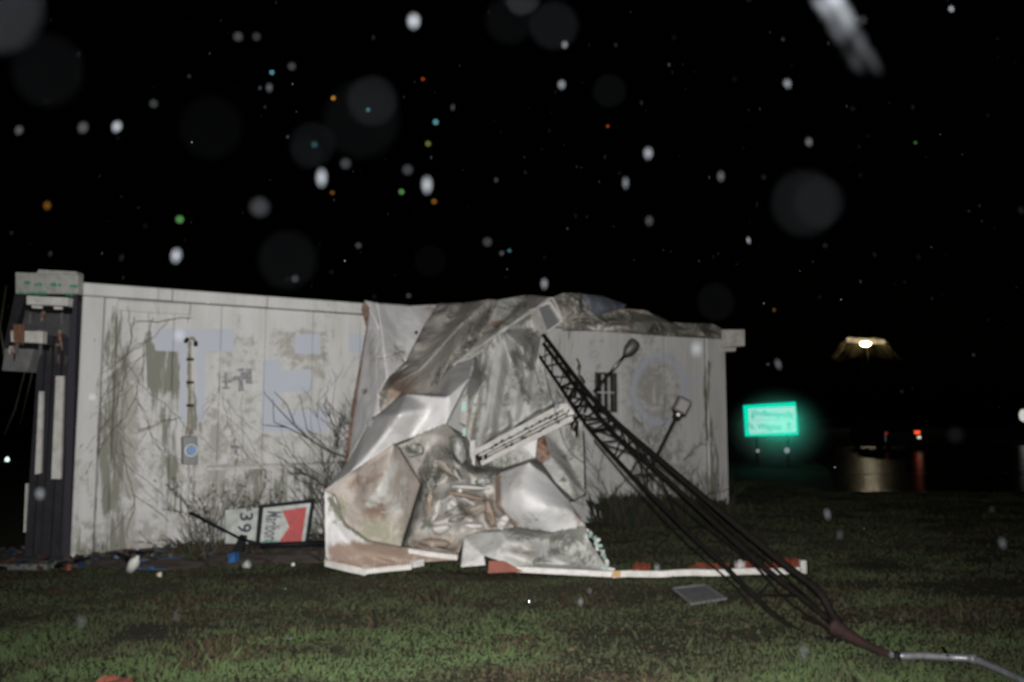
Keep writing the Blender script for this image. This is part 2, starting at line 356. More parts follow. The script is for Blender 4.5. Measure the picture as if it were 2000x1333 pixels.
b = MB(); b.hexa([wxyz(.02, 0, -.07), wxyz(win[0], 0, -.07), wxyz(win[0], ztop(0) - .17, -.07), wxyz(.02, ztop(0) - .17, -.07)], -WN * .12)
b.hexa([wxyz(win[1], 0, -.07), wxyz(WL - .02, 0, -.07), wxyz(WL - .02, ztop(WL) - .17, -.07), wxyz(win[1], ztop(WL) - .17, -.07)], -WN * .12)
b.hexa([wxyz(win[0], 0, -.07), wxyz(win[1], 0, -.07), wxyz(win[1], win[2], -.07), wxyz(win[0], win[2], -.07)], -WN * .12)
b.hexa([wxyz(win[0], win[3], -.07), wxyz(win[1], win[3], -.07), wxyz(win[1], ztop(WL) - .17, -.07), wxyz(win[0], ztop(0) - .17, -.07)], -WN * .12)
b.build('wall_core', M_dark, bld)
b = MB(); D = 6.0
b.hexa([wxyz(WL - .02, 0, -.2), wxyz(WL - .02, 0, -D), wxyz(WL - .02, 2.9, -D), wxyz(WL - .02, 2.9, -.2)], WD * -.1)
b.hexa([wxyz(.02, 0, -.2), wxyz(.02, 0, -D), wxyz(.02, 2.9, -D), wxyz(.02, 2.9, -.2)], WD * .1)
b.hexa([wxyz(.14, 0, -D), wxyz(WL - .14, 0, -D), wxyz(WL - .14, 2.9, -D), wxyz(.14, 2.9, -D)], WN * .1)
b.build('side_wall', M_trim, bld)
b = MB(); b.hexa([wxyz(.01, ztop(0) - .03, 0.03), wxyz(WL + .0, ztop(WL) - .03, 0.03), wxyz(WL + .0, ztop(WL) - .03, -D), wxyz(.01, ztop(0) - .03, -D)], (0, 0, .05))
b.build('roof', M_concr, bld)
fs_px = [146, 335, 520, 705, 905, 1105, 1260, 1408]
for i in range(len(fs_px) - 1):
    s0 = 0 if i == 0 else wall_s(fs_px[i], 600); s1 = WL if i == len(fs_px) - 2 else wall_s(fs_px[i + 1], 600)
    o = wall_panel(s0 + .003, s1 - .003, ztop(s0) - .125, ztop(s0) + .02, ztop(s1) + .02, .07 + rr.uniform(-.004, .004), name='fascia_board', th=.04)
# upper sign board strip under the fascia, left
o = wall_panel(wall_s(217, 620), wall_s(373, 620), Wp(290, 612).z, Wp(217, 586).z, Wp(373, 594).z, .028, name='upper_board', th=.026)
# narrow ledge and pipe below the letters
b = MB(); p0 = Wp(404, 911, .05); p1 = Wp(700, 911, .05); p1.z = p0.z; b.tube([p0, p1], .012, 8); b.build('ledge_pipe', M_trim, bld, smooth=True)
b = MB(); q0 = Wp(404, 914, 0.02); q1 = Wp(700, 914, 0.02); b.hexa([q0, Vector((q1.x, q1.y, q0.z)), Vector((q1.x, q1.y, q0.z - .03)), q0 - Vector((0, 0, .03))], WN * .018); b.build('ledge', M_trim, bld)
# grey painted-over marks
M_mark = mat('grey_overpaint', (.15, .155, .16), .6, (.30, .30, .30), 30, contrast=(.5, .6))
b = MB()
for (x0, y0_, x1, y1_) in ((462, 720, 476, 726), (480, 722, 491, 750), (457, 733, 480, 742), (466, 742, 474, 764), (433, 743, 452, 748), (439, 728, 443, 756), (434, 757, 449, 760), (452, 738, 460, 744), (470, 726, 482, 734),
                           (456, 858, 461, 868), (450, 870, 468, 876), (457, 878, 463, 888), (337, 948, 348, 953), (330, 955, 340, 958)):
    q = [Wp(x0 + rr.uniform(-1, 1), y0_ + rr.uniform(-2, 2), .016), Wp(x1, y0_ + rr.uniform(-2, 2), .016), Wp(x1 + rr.uniform(-1, 2), y1_, .016), Wp(x0, y1_ + rr.uniform(-1, 2), .016)]
    b.hexa(q, -WN * .004)
b.build('overpainted_mark', M_mark, bld, kind='stuff')
# window on the right: recess, frame, bars, panes
def hexw(s0, s1, z0, z1, o0, o1):
    m = MB(); m.hexa([wxyz(s0, z0, o1), wxyz(s1, z0, o1), wxyz(s1, z1, o1), wxyz(s0, z1, o1)], WN * (o0 - o1)); return m
ws = win[1] - win[0]
wf = MB(); t_ = .028
for (a, c, d, e) in ((win[0] - .01, win[0] + t_, win[2], win[3]), (win[1] - t_, win[1] + .01, win[2], win[3]), (win[0] + t_, win[1] - t_, win[2], win[2] + t_), (win[0] + t_, win[1] - t_, win[3] - t_, win[3])):
    wf.hexa([wxyz(a, d, .02), wxyz(c, d, .02), wxyz(c, e, .02), wxyz(a, e, .02)], -WN * .07)
wfo = wf.build('window', mat('dark_window_frame', (.05, .05, .05), .5), bld)
hexw(win[0] + t_, win[1] - t_, win[2] + t_, win[3] - t_, -.045, -.04).build('pane', mat('dark_glass', (.01, .011, .013), .08), wfo)
for k in (.36, .66): hexw(win[0] + ws * k, win[0] + ws * k + .014, win[2] + t_, win[3] - t_, -.035, .012).build('bar', M_trim, wfo)
hexw(win[0] + t_, win[1] - t_, (win[2] + win[3]) / 2 - .008, (win[2] + win[3]) / 2 + .008, -.034, -.01).build('bar', M_white, wfo)
# roof-end box at the far right
b = MB(); e0 = Wp(1409, 644, .10); e1 = P(1455, 644, e0.y + .1)
b.hexa([e0, e1, P(1455, 676, e0.y + .1), P(1409, 680, e0.y)], (.05, .5, .02)); b.build('roof_end_box', M_trim, bld, bevel=.01)
b = MB(); b.hexa([P(1409, 681, e0.y + .04), P(1437, 679, e0.y + .08), P(1437, 686, e0.y + .08), P(1409, 687, e0.y + .04)], (.05, .4, 0)); b.build('soffit_board', M_trim, bld)

# meter box with glass meter, conduit and weatherhead
mtr = thing('electric_meter', Wp(372, 880, 0), 'grey electric meter box with round glass dial on the white wall', 'electric meter')
M_box = mat('grey_enamel', (.15, .155, .15), .45, (.11, .11, .105), 12)
b = MB(); c_ = [Wp(357, 853, .16), Wp(386, 853, .16), Wp(387, 908, .16), Wp(357, 908, .16)]; b.hexa(c_, -WN * .145); b.build('box', M_box, mtr, bevel=.008)
mc = Wp(373, 880, .165)
def disc(m, c, r, n, axis, th, mi=0, taper=1):
    a = axis.orthogonal().normalized(); b_ = axis.cross(a); k = 20
    v = [c + (a * math.cos(i * 2 * math.pi / k) + b_ * math.sin(i * 2 * math.pi / k)) * r for i in range(k)]
    w = [c + axis * th + (a * math.cos(i * 2 * math.pi / k) + b_ * math.sin(i * 2 * math.pi / k)) * r * taper for i in range(k)]
    m.add(v + w, [(i, (i + 1) % k, (i + 1) % k + k, i + k) for i in range(k)] + [tuple(range(k, 2 * k))], mi)
b = MB(); disc(b, mc, .072, 20, WN, .02); b.build('meter_ring', mat('meter_ring_steel', (.35, .36, .37), .3, metal=.7), mtr)
b = MB(); disc(b, mc + WN * .02, .06, 20, WN, .05, 0, .8); b.build('meter_glass', mat('meter_glass', (.16, .30, .46), .1, (.35, .45, .55), 18, spec=.8), mtr)
b = MB(); disc(b, mc + WN * .071, .04, 20, WN, .004); b.build('dial', mat('meter_dial', (.10, .22, .42), .3), mtr)
cpts = [Wp(371, 853, .06), Wp(371, 700, .06), Wp(369, 668, .06), Wp(373, 661, .07), Wp(379, 663, .10), Wp(382, 672, .12)]
b = MB(); b.tube(curve_path(cpts, 5), .016, 8); b.build('conduit', mat('dirty_conduit', (.33, .31, .25), .6, (.17, .16, .10), 14), mtr, smooth=True)
b = MB(); b.tube([Wp(366, 662, .06), Wp(362, 668, .10)], .022, 7); b.build('weatherhead', M_dkmetal, mtr, smooth=True); b = MB(); b.tube([Wp(382, 668, .12), Wp(382, 676, .13)], .024, 7); b.build('weatherhead', M_dkmetal, mtr, smooth=True)
b = MB()
for px in (368, 379): b.tube([Wp(px, 908, .04), Wp(px, 960, .04), Wp(px + 1, 1090, .04)], .011, 7)
b.build('lower_conduit', M_trim, mtr, smooth=True)
b = MB()
for py in (700, 745, 790): b.hexa([Wp(364, py, .062), Wp(378, py, .062), Wp(378, py + 5, .062), Wp(364, py + 5, .062)], WN * .022)
b.build('strap', M_dkmetal, mtr, kind='stuff')

# ------------------------------------------------------------------ left front: dark wing, posts, overhead sign box
wing = thing('front_porch', G(95, 1100), 'dark boarded porch wing at the left corner of the white building', 'porch')
yw = C0.y + .10
def qbox(name, m, par, pts, Y, depth=.08, dY=0.0, bevel=0, **kw):
    b = MB(); q = [P(x, y, Y + dY * (x - pts[0][0])) for x, y in pts]; b.hexa(q, (0, depth, 0)); return b.build(name, m, par, bevel=bevel, **kw)
edges = [(52, 67), (68, 83), (84, 101), (102, 119), (120, 134)]
for i, (x0, x1) in enumerate(edges):
    bx = lambda x, y: x - (y - 800) * .028 + 3
    qbox('board', M_dark, wing, [(bx(x0 + 20, 590), 590), (bx(x1 + 17, 590), 590), (bx(x1, 1097), 1097 - 0 * i), (bx(x0, 1097), 1097)], yw + .04 * (i % 2), .06)
qbox('corner_post', mat('dark_corner_post', (.030, .028, .037), .6), wing, [(137, 575), (151, 578), (135, 1098), (122, 1096)], yw - .06, .12)
for pts, dy in ((((109, 735), (124, 735), (118, 936), (100, 936)), -.02), (((76, 765), (84, 765), (79, 925), (68, 927)), -.02), (((50, 945), (53, 945), (49, 1040), (46, 1040)), -.02)):
    qbox('white_strip', M_white, wing, pts, yw + dy, .035)
qbox('top_beam', mat('beam_dark_grey', (.07, .07, .075), .6, (.045, .045, .045), 9), wing, [(50, 606), (150, 612), (148, 660), (40, 650)], yw - .02, .3)
sgn = thing('overhead_sign_box', P(90, 560, yw - .25), 'battered white overhead sign box with flaking green lettering', 'sign box')
M_sgn = mat('sign_box_panel', (.40, .40, .37), .55, (.28, .28, .25), 14, .2, 40)
qbox('face', M_sgn, sgn, [(30, 532), (152, 536), (152, 574), (30, 574)], yw - .3, .12, bevel=.006)
qbox('upper_ledge', M_sgn, sgn, [(76, 527), (149, 531), (151, 537), (70, 535)], yw - .33, .14)
qbox('lower_panel', M_white, sgn, [(52, 578), (134, 582), (132, 598), (52, 595)], yw - .28, .1)
M_green = mat('flaking_green_paint', (.02, .20, .11), .5, (.03, .30, .16), 30)
def tri_letters():
    b = MB(); r = random.Random(9)
    for (x0, x1, y0_, y1_, n) in ((47, 60, 549, 556, 3), (66, 82, 553, 560, 4), (97, 121, 553, 560, 3), (137, 152, 556, 563, 3), (33, 48, 570, 574, 3), (52, 92, 569, 577, 9), (127, 142, 573, 580, 4)):
        for k in range(n):
            xa = x0 + (x1 - x0) * k / n; xb = xa + (x1 - x0) / n * r.uniform(.5, 1.0)
            pts = [(xa, y0_ + r.uniform(0, 3)), (xb, y0_ + r.uniform(0, 2)), (xb + r.uniform(-2, 1), y1_), (xa + r.uniform(0, 2), y1_ - r.uniform(0, 3))]
            b.hexa([P(x, y, yw - .307) for x, y in pts], (0, .005, 0))
    return b
tri_letters().build('lettering', M_green, sgn, kind='stuff')
qbox('light_housing', M_black, sgn, [(50, 596), (126, 599), (124, 610), (50, 606)], yw - .24, .25)
qbox('lamp_diffuser', M_white, sgn, [(62, 597), (82, 598), (82, 603), (62, 602)], yw - .26, .02)
qbox('lamp_diffuser', M_white, sgn, [(105, 599), (121, 600), (121, 605), (105, 604)], yw - .26, .02)
can = thing('porch_roof_remains', P(40, 660, yw - .1), 'broken white and grey porch roof pieces hanging at far left', 'roof remains')
qbox('white_fascia', M_white, can, [(20, 646), (83, 647), (82, 671), (21, 668)], yw - .2, .1, bevel=.006)
qbox('grey_slab', mat('grey_slab', (.17, .17, .165), .6, (.12, .12, .115), 10), can, [(10, 681), (66, 682), (54, 727), (4, 724)], yw - .15, .35)
qbox('dark_brace', M_dark, can, [(29, 575), (50, 580), (14, 690), (4, 690)], yw + .1, .1)
qbox('under_beam', M_black, can, [(18, 670), (84, 673), (84, 682), (14, 680)], yw - .17, .2)
b = MB(); b.tube([P(70, 650, yw), P(55, 700, yw), P(30, 800, yw + .1), P(8, 850, yw + .2)], .008, 5); b.tube([P(76, 640, yw), P(60, 740, yw), P(40, 830, yw + .1)], .006, 5)
b.tube([P(12, 560, yw + .3), P(0, 640, yw + .2), P(10, 700, yw)], .012, 5); b.build('hanging_wire', M_twig, can, smooth=True)
for i in range(14):
    x = rr.uniform(14, 130); y = rr.choice((606, 648, 672, 690)) + rr.uniform(-4, 6); q_ = MB(); q_.hexa([P(x, y, yw - .2), P(x + rr.uniform(3, 8), y + 1, yw - .2), P(x + rr.uniform(-6, 10), y + rr.uniform(14, 44), yw - .18), P(x - 1, y + 12, yw - .19)], (0, .015, 0))
    q_.build('splinter', rr.choice((M_trim, M_dark, M_rust, M_concr)), can)
for x, y in ((56, 612), (118, 612), (30, 672), (76, 672)):
    q_ = MB(); q_.hexa([P(x, y, yw - .25), P(x + 5, y, yw - .25), P(x + 5, y + 22, yw - .25), P(x, y + 22, yw - .25)], (0, .02, 0)); q_.build('bracket', M_pipe, can)
rag = MB()
for i in range(7):
    x = 26 + i * 3; rag.hexa([P(x, 633 + i % 3, yw - .24 - .01 * (i % 2)), P(x + 3.4, 634, yw - .235), P(x + 3, 668 + (i * 5) % 9, yw - .23), P(x, 664 + (i * 7) % 11, yw - .24)], (0, .01, 0))
rag.build('torn_insulation', mat('rust_brown_rag', (.17, .07, .035), .8, (.10, .05, .03), 30), can)

# ------------------------------------------------------------------ crumpled canopy / fascia sheets
PT = {
 'a1': (712, 587, 10.48), 'a2': (736, 592, 10.3), 'a3': (800, 597, 10.75), 'a4': (855, 594, 11.0), 'a5': (751, 699, 9.75), 'a6': (792, 707, 9.95), 'a7': (826, 640, 10.5),
 'a8': (741, 640, 10.15), 'a9': (780, 690, 10.0), 'a10': (775, 640, 10.35),
 's1': (722, 602, 10.42), 's2': (718, 640, 10.35), 's3': (708, 700, 10.2), 's4': (695, 790, 9.95), 's5': (684, 870, 9.7), 's6': (678, 905, 9.55),
 't1': (716, 640, 10.4), 't2': (705, 700, 10.25), 't3': (688, 790, 10.0), 't4': (673, 905, 9.6), 'tt': (706, 605, 10.5),
 'v1': (737, 700, 9.85), 'v2': (739, 770, 9.6), 'v3': (742, 806, 9.45), 'v4': (728, 815, 9.45), 'v5': (716, 836, 9.5),
 'b1': (756, 740, 9.55), 'b2': (744, 806, 9.5), 'b3': (786, 768, 9.75), 'b4': (840, 770, 10.1), 'b5': (861, 740, 10.25), 'b6': (885, 713, 10.3), 'b7': (939, 662, 10.75), 'b8': (972, 586, 11.4),
 'b9': (954, 585, 11.15), 'b10': (905, 632, 10.45), 'b11': (858, 682, 10.0), 'b12': (822, 722, 9.75), 'b13': (780, 745, 9.45), 'b14': (868, 640, 10.85), 'b15': (820, 690, 10.3), 'b16': (905, 592, 11.35), 'b17': (925, 655, 10.9), 'b18': (885, 690, 10.5),
 'f1': (795, 770, 9.35), 'f2': (876, 777, 9.15), 'f3': (915, 743, 9.5), 'f4': (871, 828, 8.95), 'f5': (798, 858, 9.05), 'f6': (780, 809, 8.75), 'f7': (741, 809, 9.2), 'f8': (768, 869, 8.95), 'f9': (690, 920, 8.85), 'f10': (634, 959, 8.65),
 'f11': (840, 800, 9.15), 'f12': (760, 838, 8.85),
 'g1': (654, 968, 8.75), 'g2': (675, 1022, 8.9), 'g3': (720, 1055, 8.85), 'g4': (783, 1068, 8.8), 'g5': (822, 945, 9.15), 'g6': (777, 870, 9.05), 'g7': (740, 960, 8.55), 'g8': (700, 1000, 8.65), 'g9': (780, 1000, 8.75),
 'h1': (636, 1094, 8.68), 'h2': (714, 1112, 8.5), 'h3': (804, 1103, 8.6), 'h4': (828, 1098, 8.62), 'h5': (894, 1094, 8.7), 'h6': (897, 1079, 8.8), 'h7': (690, 1075, 8.6), 'h8': (660, 1035, 8.62),
 'u4': (851, 594, 11.3), 'u7': (822, 640, 10.85), 'u6': (789, 706, 10.2), 'u1': (753, 740, 9.85), 'u14': (866, 640, 10.65), 'u15': (816, 705, 10.05),
 'n6': (779, 871, 9.2), 'n5': (825, 946, 9.35), 'n4': (787, 1067, 8.95),
 'c1': (1030, 576, 11.7), 'c2': (1075, 581, 11.3), 'c3': (980, 644, 10.7), 'c4': (1050, 600, 11.15), 'c5': (1005, 605, 11.35),
 'd1': (1054, 628, 11.1), 'd2': (1068, 650, 11.2), 'd3': (1055, 660, 10.9), 'd4': (1052, 700, 10.75), 'd5': (1090, 765, 10.4), 'd6': (1102, 782, 10.3), 'd7': (1013, 830, 10.1), 'd8': (927, 880, 9.8), 'd9': (908, 850, 9.9), 'd10': (905, 800, 10.0),
 'd11': (925, 700, 10.45), 'd12': (960, 700, 10.5), 'd13': (945, 850, 9.75), 'd14': (990, 690, 10.7), 'd15': (995, 830, 9.9), 'd16': (1020, 680, 10.35), 'd17': (1045, 800, 10.0), 'd18': (1035, 640, 11.05), 'd19': (975, 770, 10.25), 'd20': (1025, 740, 10.55),
 'i1': (816, 851, 9.35), 'i2': (871, 829, 9.4), 'i3': (905, 862, 9.7), 'i4': (933, 912, 9.6), 'i5': (969, 926, 9.35), 'i6': (968, 988, 9.0), 'i7': (1005, 1030, 8.95), 'i8': (930, 1041, 8.95), 'i9': (906, 1049, 8.85), 'i10': (850, 900, 9.0), 'i11': (868, 940, 9.35), 'i12': (900, 955, 8.85), 'i13': (858, 985, 8.85), 'i14': (925, 985, 8.8), 'i15': (890, 1010, 9.1), 'i16': (830, 1010, 8.95), 'i17': (850, 1050, 8.8), 'i18': (940, 950, 9.2), 'i19': (880, 880, 9.55), 'i20': (960, 1010, 9.15), 'i21': (835, 880, 9.35),
 'k0': (985, 915, 9.9),
 'j1': (1034, 903, 9.2), 'j2': (1070, 930, 9.2), 'j3': (1110, 977, 9.1), 'j4': (1145, 1030, 8.95), 'j5': (1080, 1042, 8.85), 'j6': (1020, 960, 8.8), 'j7': (1070, 990, 8.7), 'j8': (995, 950, 8.95), 'j9': (1030, 1000, 8.72), 'j10': (1118, 1000, 8.9),
 'e1': (1008, 860, 9.9), 'e2': (1050, 855, 9.95), 'e3': (1046, 896, 9.85), 'e4': (1062, 845, 10.1), 'e5': (1137, 822, 10.4), 'e6': (1143, 965, 9.6), 'e7': (1122, 977, 9.35), 'e8': (1086, 944, 9.5), 'e9': (1059, 905, 9.75), 'e10': (1100, 880, 10.2), 'e11': (1108, 930, 9.55), 'e12': (1075, 890, 9.8),
 'k1': (1149, 1055, 8.9), 'k2': (1190, 1118, 8.5), 'k3': (1017, 1112, 8.45), 'k4': (945, 1085, 8.6), 'k5': (1040, 1075, 8.55), 'k6': (1100, 1070, 9.0), 'k7': (1120, 1105, 8.75), 'k8': (990, 1060, 8.6), 'k9': (1060, 1100, 8.8),
 'm1': (900, 1108, 8.55), 'm2': (948, 1104, 8.52),
}
def relief(T, k):
    ks = [q for q in T]; A_ = np.array([[T[q][0] / 1000, T[q][1] / 1000, 1] for q in ks]); y_ = np.array([T[q][2] for q in ks]); cf = np.linalg.lstsq(A_, y_, rcond=None)[0]
    for q, base_ in zip(ks, A_ @ cf):
        x, y, Y = T[q]
        if y > 1090 or q[0] == 'h': continue
        Y2 = base_ + (Y - base_) * k
        if y > 600: Y2 = min(Y2, wallY(x) - .12)
        T[q] = (x, y, Y2)
relief(PT, 1.6)
for q_, Y_ in (('g2', 8.78), ('g3', 8.78), ('g4', 8.78), ('g1', 8.72), ('f10', 8.62), ('h7', 8.58), ('h8', 8.60)): PT[q_] = (PT[q_][0], PT[q_][1], Y_)
CAN = thing('collapsed_sign_canopy', G(900, 1112), 'huge crumpled white sheet metal canopy collapsed from the roof down to the grass', 'collapsed canopy')
def sheet(name, outline, inner=(), folds=(), mat_=None, amp=.02, sc=3.0, crum=0, levels=4, smooth=2, th=.006, stain_shade=None, par=None, edge_keep=True, ptd=PT, ribs=None, push=0.0, scat=None):
    names = list(outline) + [q for q in inner]; pts = [ptd[k] for k in names]
    if scat:
        rs = random.Random(scat[2]); po = [(ptd[k][0], ptd[k][1]) for k in outline]
        def inside(x, y):
            c = False; j = len(po) - 1
            for i in range(len(po)):
                if (po[i][1] > y) != (po[j][1] > y) and x < (po[j][0] - po[i][0]) * (y - po[i][1]) / (po[j][1] - po[i][1]) + po[i][0]: c = not c
                j = i
            return c
        tries = 0; n0 = len(pts); want = scat[0]; mind = scat[3]
        while want and tries < 4000:
            tries += 1; x = rs.uniform(min(p[0] for p in po), max(p[0] for p in po)); y = rs.uniform(min(p[1] for p in po), max(p[1] for p in po))
            if not inside(x, y) or any((p[0] - x) ** 2 + (p[1] - y) ** 2 < mind ** 2 for p in pts): continue
            wsum = sum(1 / (((p[0] - x) ** 2 + (p[1] - y) ** 2) + 30) for p in pts[:n0]); Y = sum(p[2] / (((p[0] - x) ** 2 + (p[1] - y) ** 2) + 30) for p in pts[:n0]) / wsum
            pts.append((x, y, Y + rs.uniform(-scat[1], scat[1]))); names.append('_%d' % tries); want -= 1
    co = [Vector((p[0], p[1])) for p in pts]; n = len(outline)
    ed = [(i, (i + 1) % n) for i in range(n)] + [(names.index(a), names.index(c)) for a, c in folds]
    vo, eo, fo, ov, oe, of = delaunay_2d_cdt(co, ed, [list(range(n))], 1, 1e-4)
    bm = bmesh.new(); vv = []
    for i, v in enumerate(vo):
        src = ov[i][0] if ov[i] else 0
        if ov[i]: Y = pts[src][2]
        else: Y = sum(p[2] for p in pts) / len(pts)
        vv.append(bm.verts.new(P(v[0], v[1], Y - push)))
    for f in fo:
        try: bm.faces.new([vv[i] for i in f])
        except ValueError: pass
    bmesh.ops.triangulate(bm, faces=bm.faces[:])
    for _ in range(levels): 
        # split only longer edges so pieces stay even
        el = [e for e in bm.edges if e.calc_length() > .035]
        if not el: break
        bmesh.ops.subdivide_edges(bm, edges=el, cuts=1, use_grid_fill=False); bmesh.ops.triangulate(bm, faces=[f for f in bm.faces if len(f.verts) > 3])
    bnd = set(v for v in bm.verts if v.is_boundary)
    for _ in range(smooth * 3): bmesh.ops.smooth_vert(bm, verts=[v for v in bm.verts if v not in bnd], factor=.5, use_axis_x=True, use_axis_y=True, use_axis_z=True)
    bm.verts.ensure_lookup_table()
    # distance weight from the border
    vd = Vector((0, -1, .15)).normalized()
    for v in bm.verts:
        if v in bnd: continue
        c = v.co; d = amp * noise.fractal(c * sc, .9, 2.1, 4)
        d += amp * .35 * noise.noise(c * sc * 2.3 + Vector((5, 1, 2)))
        if crum:
            w = c * crum; w = w + Vector((noise.noise(w), noise.noise(w + Vector((9, 0, 0))), noise.noise(w + Vector((0, 9, 0))))) * .5
            dist, _p = noise.voronoi(w); q_ = noise.voronoi(w * 2.1 + Vector((3, 3, 3)))[0]; d += crum * .12 * (dist[1] - dist[0]) + crum * .022 * (q_[1] - q_[0]) - .12
        if ribs:
            px, py = proj(c.x, c.y, c.z); d += ribs(px, py)
        v.co = c + vd * d
    if crum:
        for _ in range(2): bmesh.ops.smooth_vert(bm, verts=[v for v in bm.verts if v not in bnd], factor=.5, use_axis_x=True, use_axis_y=True, use_axis_z=True)
    bmesh.ops.recalc_face_normals(bm, faces=bm.faces[:])
    me = bpy.data.meshes.new(name); bm.to_mesh(me); bm.free(); me.materials.append(mat_ or M_sheet)
    me.polygons.foreach_set('use_smooth', [True] * len(me.polygons))
    st_ = stain_shade or (lambda x, y: (x * 0, x * 0, x * 0))
    set_stain_shade(me, lambda x, y: tuple(q + k for q, k in zip(st_(x, y), (0, .20 * fbm(x, y, .03, 61), .34 * fbm(x, y, .02, 71)))))
    o = link(name, me, par or CAN); sm = o.modifiers.new('t', 'SOLIDIFY'); sm.thickness = th; sm.offset = 0
    return o
Z = lambda x: x * 0
sheet('upper_sheet', ['a1', 'a2', 'a3', 'a4', 'a7', 'a6', 'a9', 'a5', 'a8'], ['a10'], [('a2', 'a5'), ('a2', 'a8')], amp=.012, smooth=1,
      stain_shade=lambda x, y: (Z(x), blob(x, y, 780, 690, 20, 16, .5), blob(x, y, 845, 610, 18, 30, .4)))
sheet('side_sheet', ['a1', 'a8', 'a5', 'v1', 'v2', 'v3', 'v4', 'v5', 's6', 's5', 's4', 's3', 's2', 's1'], [], [('s3', 'v1'), ('s4', 'v2')], amp=.02, smooth=1,
      stain_shade=lambda x, y: (Z(x), blob(x, y, 714, 765, 8, 6, .7), blob(x, y, 726, 690, 10, 30, .3)))
sheet('fold_sheet', ['a5', 'a9', 'a6', 'b1', 'v2', 'v1'], [], [], amp=.01, smooth=0, stain_shade=lambda x, y: (Z(x), blob(x, y, 785, 702, 20, 10, .4), Z(x) + .15))
sheet('rusty_edge_strip', ['tt', 'a1', 's1', 's2', 's3', 's4', 's5', 's6', 't4', 't3', 't2', 't1'], [], [], M_rust, amp=.01, smooth=0, levels=3, push=.02)
bst = lambda x, y: (lin(x, y, [(960, 590), (905, 632), (858, 682), (830, 715)], 8, .55) + blob(x, y, 826, 705, 18, 14, .3), lin(x, y, [(840, 600), (812, 660), (770, 730), (742, 790)], 7, .8) + lin(x, y, [(965, 610), (925, 670), (850, 745)], 14, .4) + blob(x, y, 915, 650, 16, 50, .35) + blob(x, y, 875, 625, 10, 40, .3) + blob(x, y, 880, 735, 30, 16, .4), blob(x, y, 775, 760, 35, 30, .8) + blob(x, y, 820, 640, 20, 60, .2))  # dark edge and valley lines are fold shade painted into the mask
sheet('stained_gutter', ['u4', 'b16', 'b9', 'b10', 'b11', 'b12', 'b13', 'b3', 'b2', 'v2', 'u1', 'u6', 'u7'], ['u14', 'u15'], [('u14', 'u15'), ('u15', 'u1'), ('b16', 'u14')], M_dirty, amp=.03, sc=3, smooth=4, stain_shade=bst, scat=(9, .05, 6, 22))
sheet('stained_gutter', ['b9', 'b8', 'b7', 'b6', 'b5', 'b4', 'b3', 'b13', 'b12', 'b11', 'b10'], ['b17', 'b18'], [('b17', 'b18'), ('b8', 'b17'), ('b18', 'b4')], M_dirty, amp=.03, sc=3, smooth=4, stain_shade=bst, scat=(9, .05, 7, 22))
sheet('upper_flap', ['b8', 'c1', 'c2', 'c4', 'c3', 'd11', 'b6', 'b7'], ['c5'], [('c1', 'c3'), ('c5', 'b7')], M_grey, amp=.03, smooth=3,
      stain_shade=lambda x, y: (blob(x, y, 970, 635, 20, 10, .8), blob(x, y, 1010, 600, 40, 12, .5), Z(x) + .25))
sheet('white_flap', ['b4', 'b5', 'b6', 'd11', 'f3', 'f2', 'f1', 'b3'], [], [('b5', 'f2'), ('b6', 'f2')], amp=.012, smooth=1, stain_shade=lambda x, y: (Z(x), blob(x, y, 830, 775, 25, 8, .5), Z(x)))
sheet('folded_white_sheet', ['v4', 'b2', 'b3', 'f1', 'f2', 'f3', 'f4', 'f5', 'f8', 'f9', 'f10', 's6', 'v5'], ['f6', 'f11', 'f12'],
      [('f1', 'f6'), ('f6', 'f5'), ('f6', 'f12'), ('f12', 'f9'), ('f6', 'f11'), ('f11', 'f2'), ('f11', 'f4'), ('f6', 'v4')], amp=.01, smooth=3, stain_shade=lambda x, y: (Z(x), lin(x, y, [(742, 803), (786, 768)], 5, .7) + lin(x, y, [(728, 818), (716, 834)], 5, .6) + lin(x, y, [(768, 868), (871, 829)], 3, .4), Z(x) + blob(x, y, 650, 950, 10, 10, .2)))  # dark lines along the fold edges: crease shade put into the colour
sheet('peeling_panel', ['f10', 'f9', 'f8', 'g6', 'g5', 'g4', 'g3', 'g2', 'g1'], ['g7', 'g8', 'g9'], [('g7', 'g8'), ('g7', 'g6'), ('g8', 'g2'), ('g7', 'g9')], M_peel, amp=.03, smooth=9,
      stain_shade=lambda x, y: (blob(x, y, 772, 990, 30, 26, .7) + lin(x, y, [(770, 905), (750, 950), (722, 985)], 12, .75) + blob(x, y, 790, 945, 16, 20, .5), blob(x, y, 745, 1040, 60, 28, .7) + blob(x, y, 665, 985, 14, 20, .5), blob(x, y, 735, 1000, 34, 14, .55) + blob(x, y, 715, 935, 50, 40, .35) + blob(x, y, 735, 990, 16, 12, .5)))
sheet('lower_skirt', ['f10', 'g1', 'g2', 'g3', 'g4', 'h6', 'h5', 'h4', 'h3', 'h2', 'h1'], ['h7', 'h8'], [('h8', 'h7'), ('g2', 'h7'), ('h7', 'h3')], amp=.02, smooth=3, scat=(6, .04, 2, 24),
      stain_shade=lambda x, y: (blob(x, y, 840, 1080, 60, 10, .1), blob(x, y, 652, 1000, 14, 40, .35) + lin(x, y, [(645, 975), (675, 1024), (720, 1056), (783, 1068)], 5, .9), rect(x, y, 640, 900, 1062, 1110, .6, 24) + blob(x, y, 720, 1070, 60, 20, .3)))  # dark line under the peeling panel is seam shade painted in
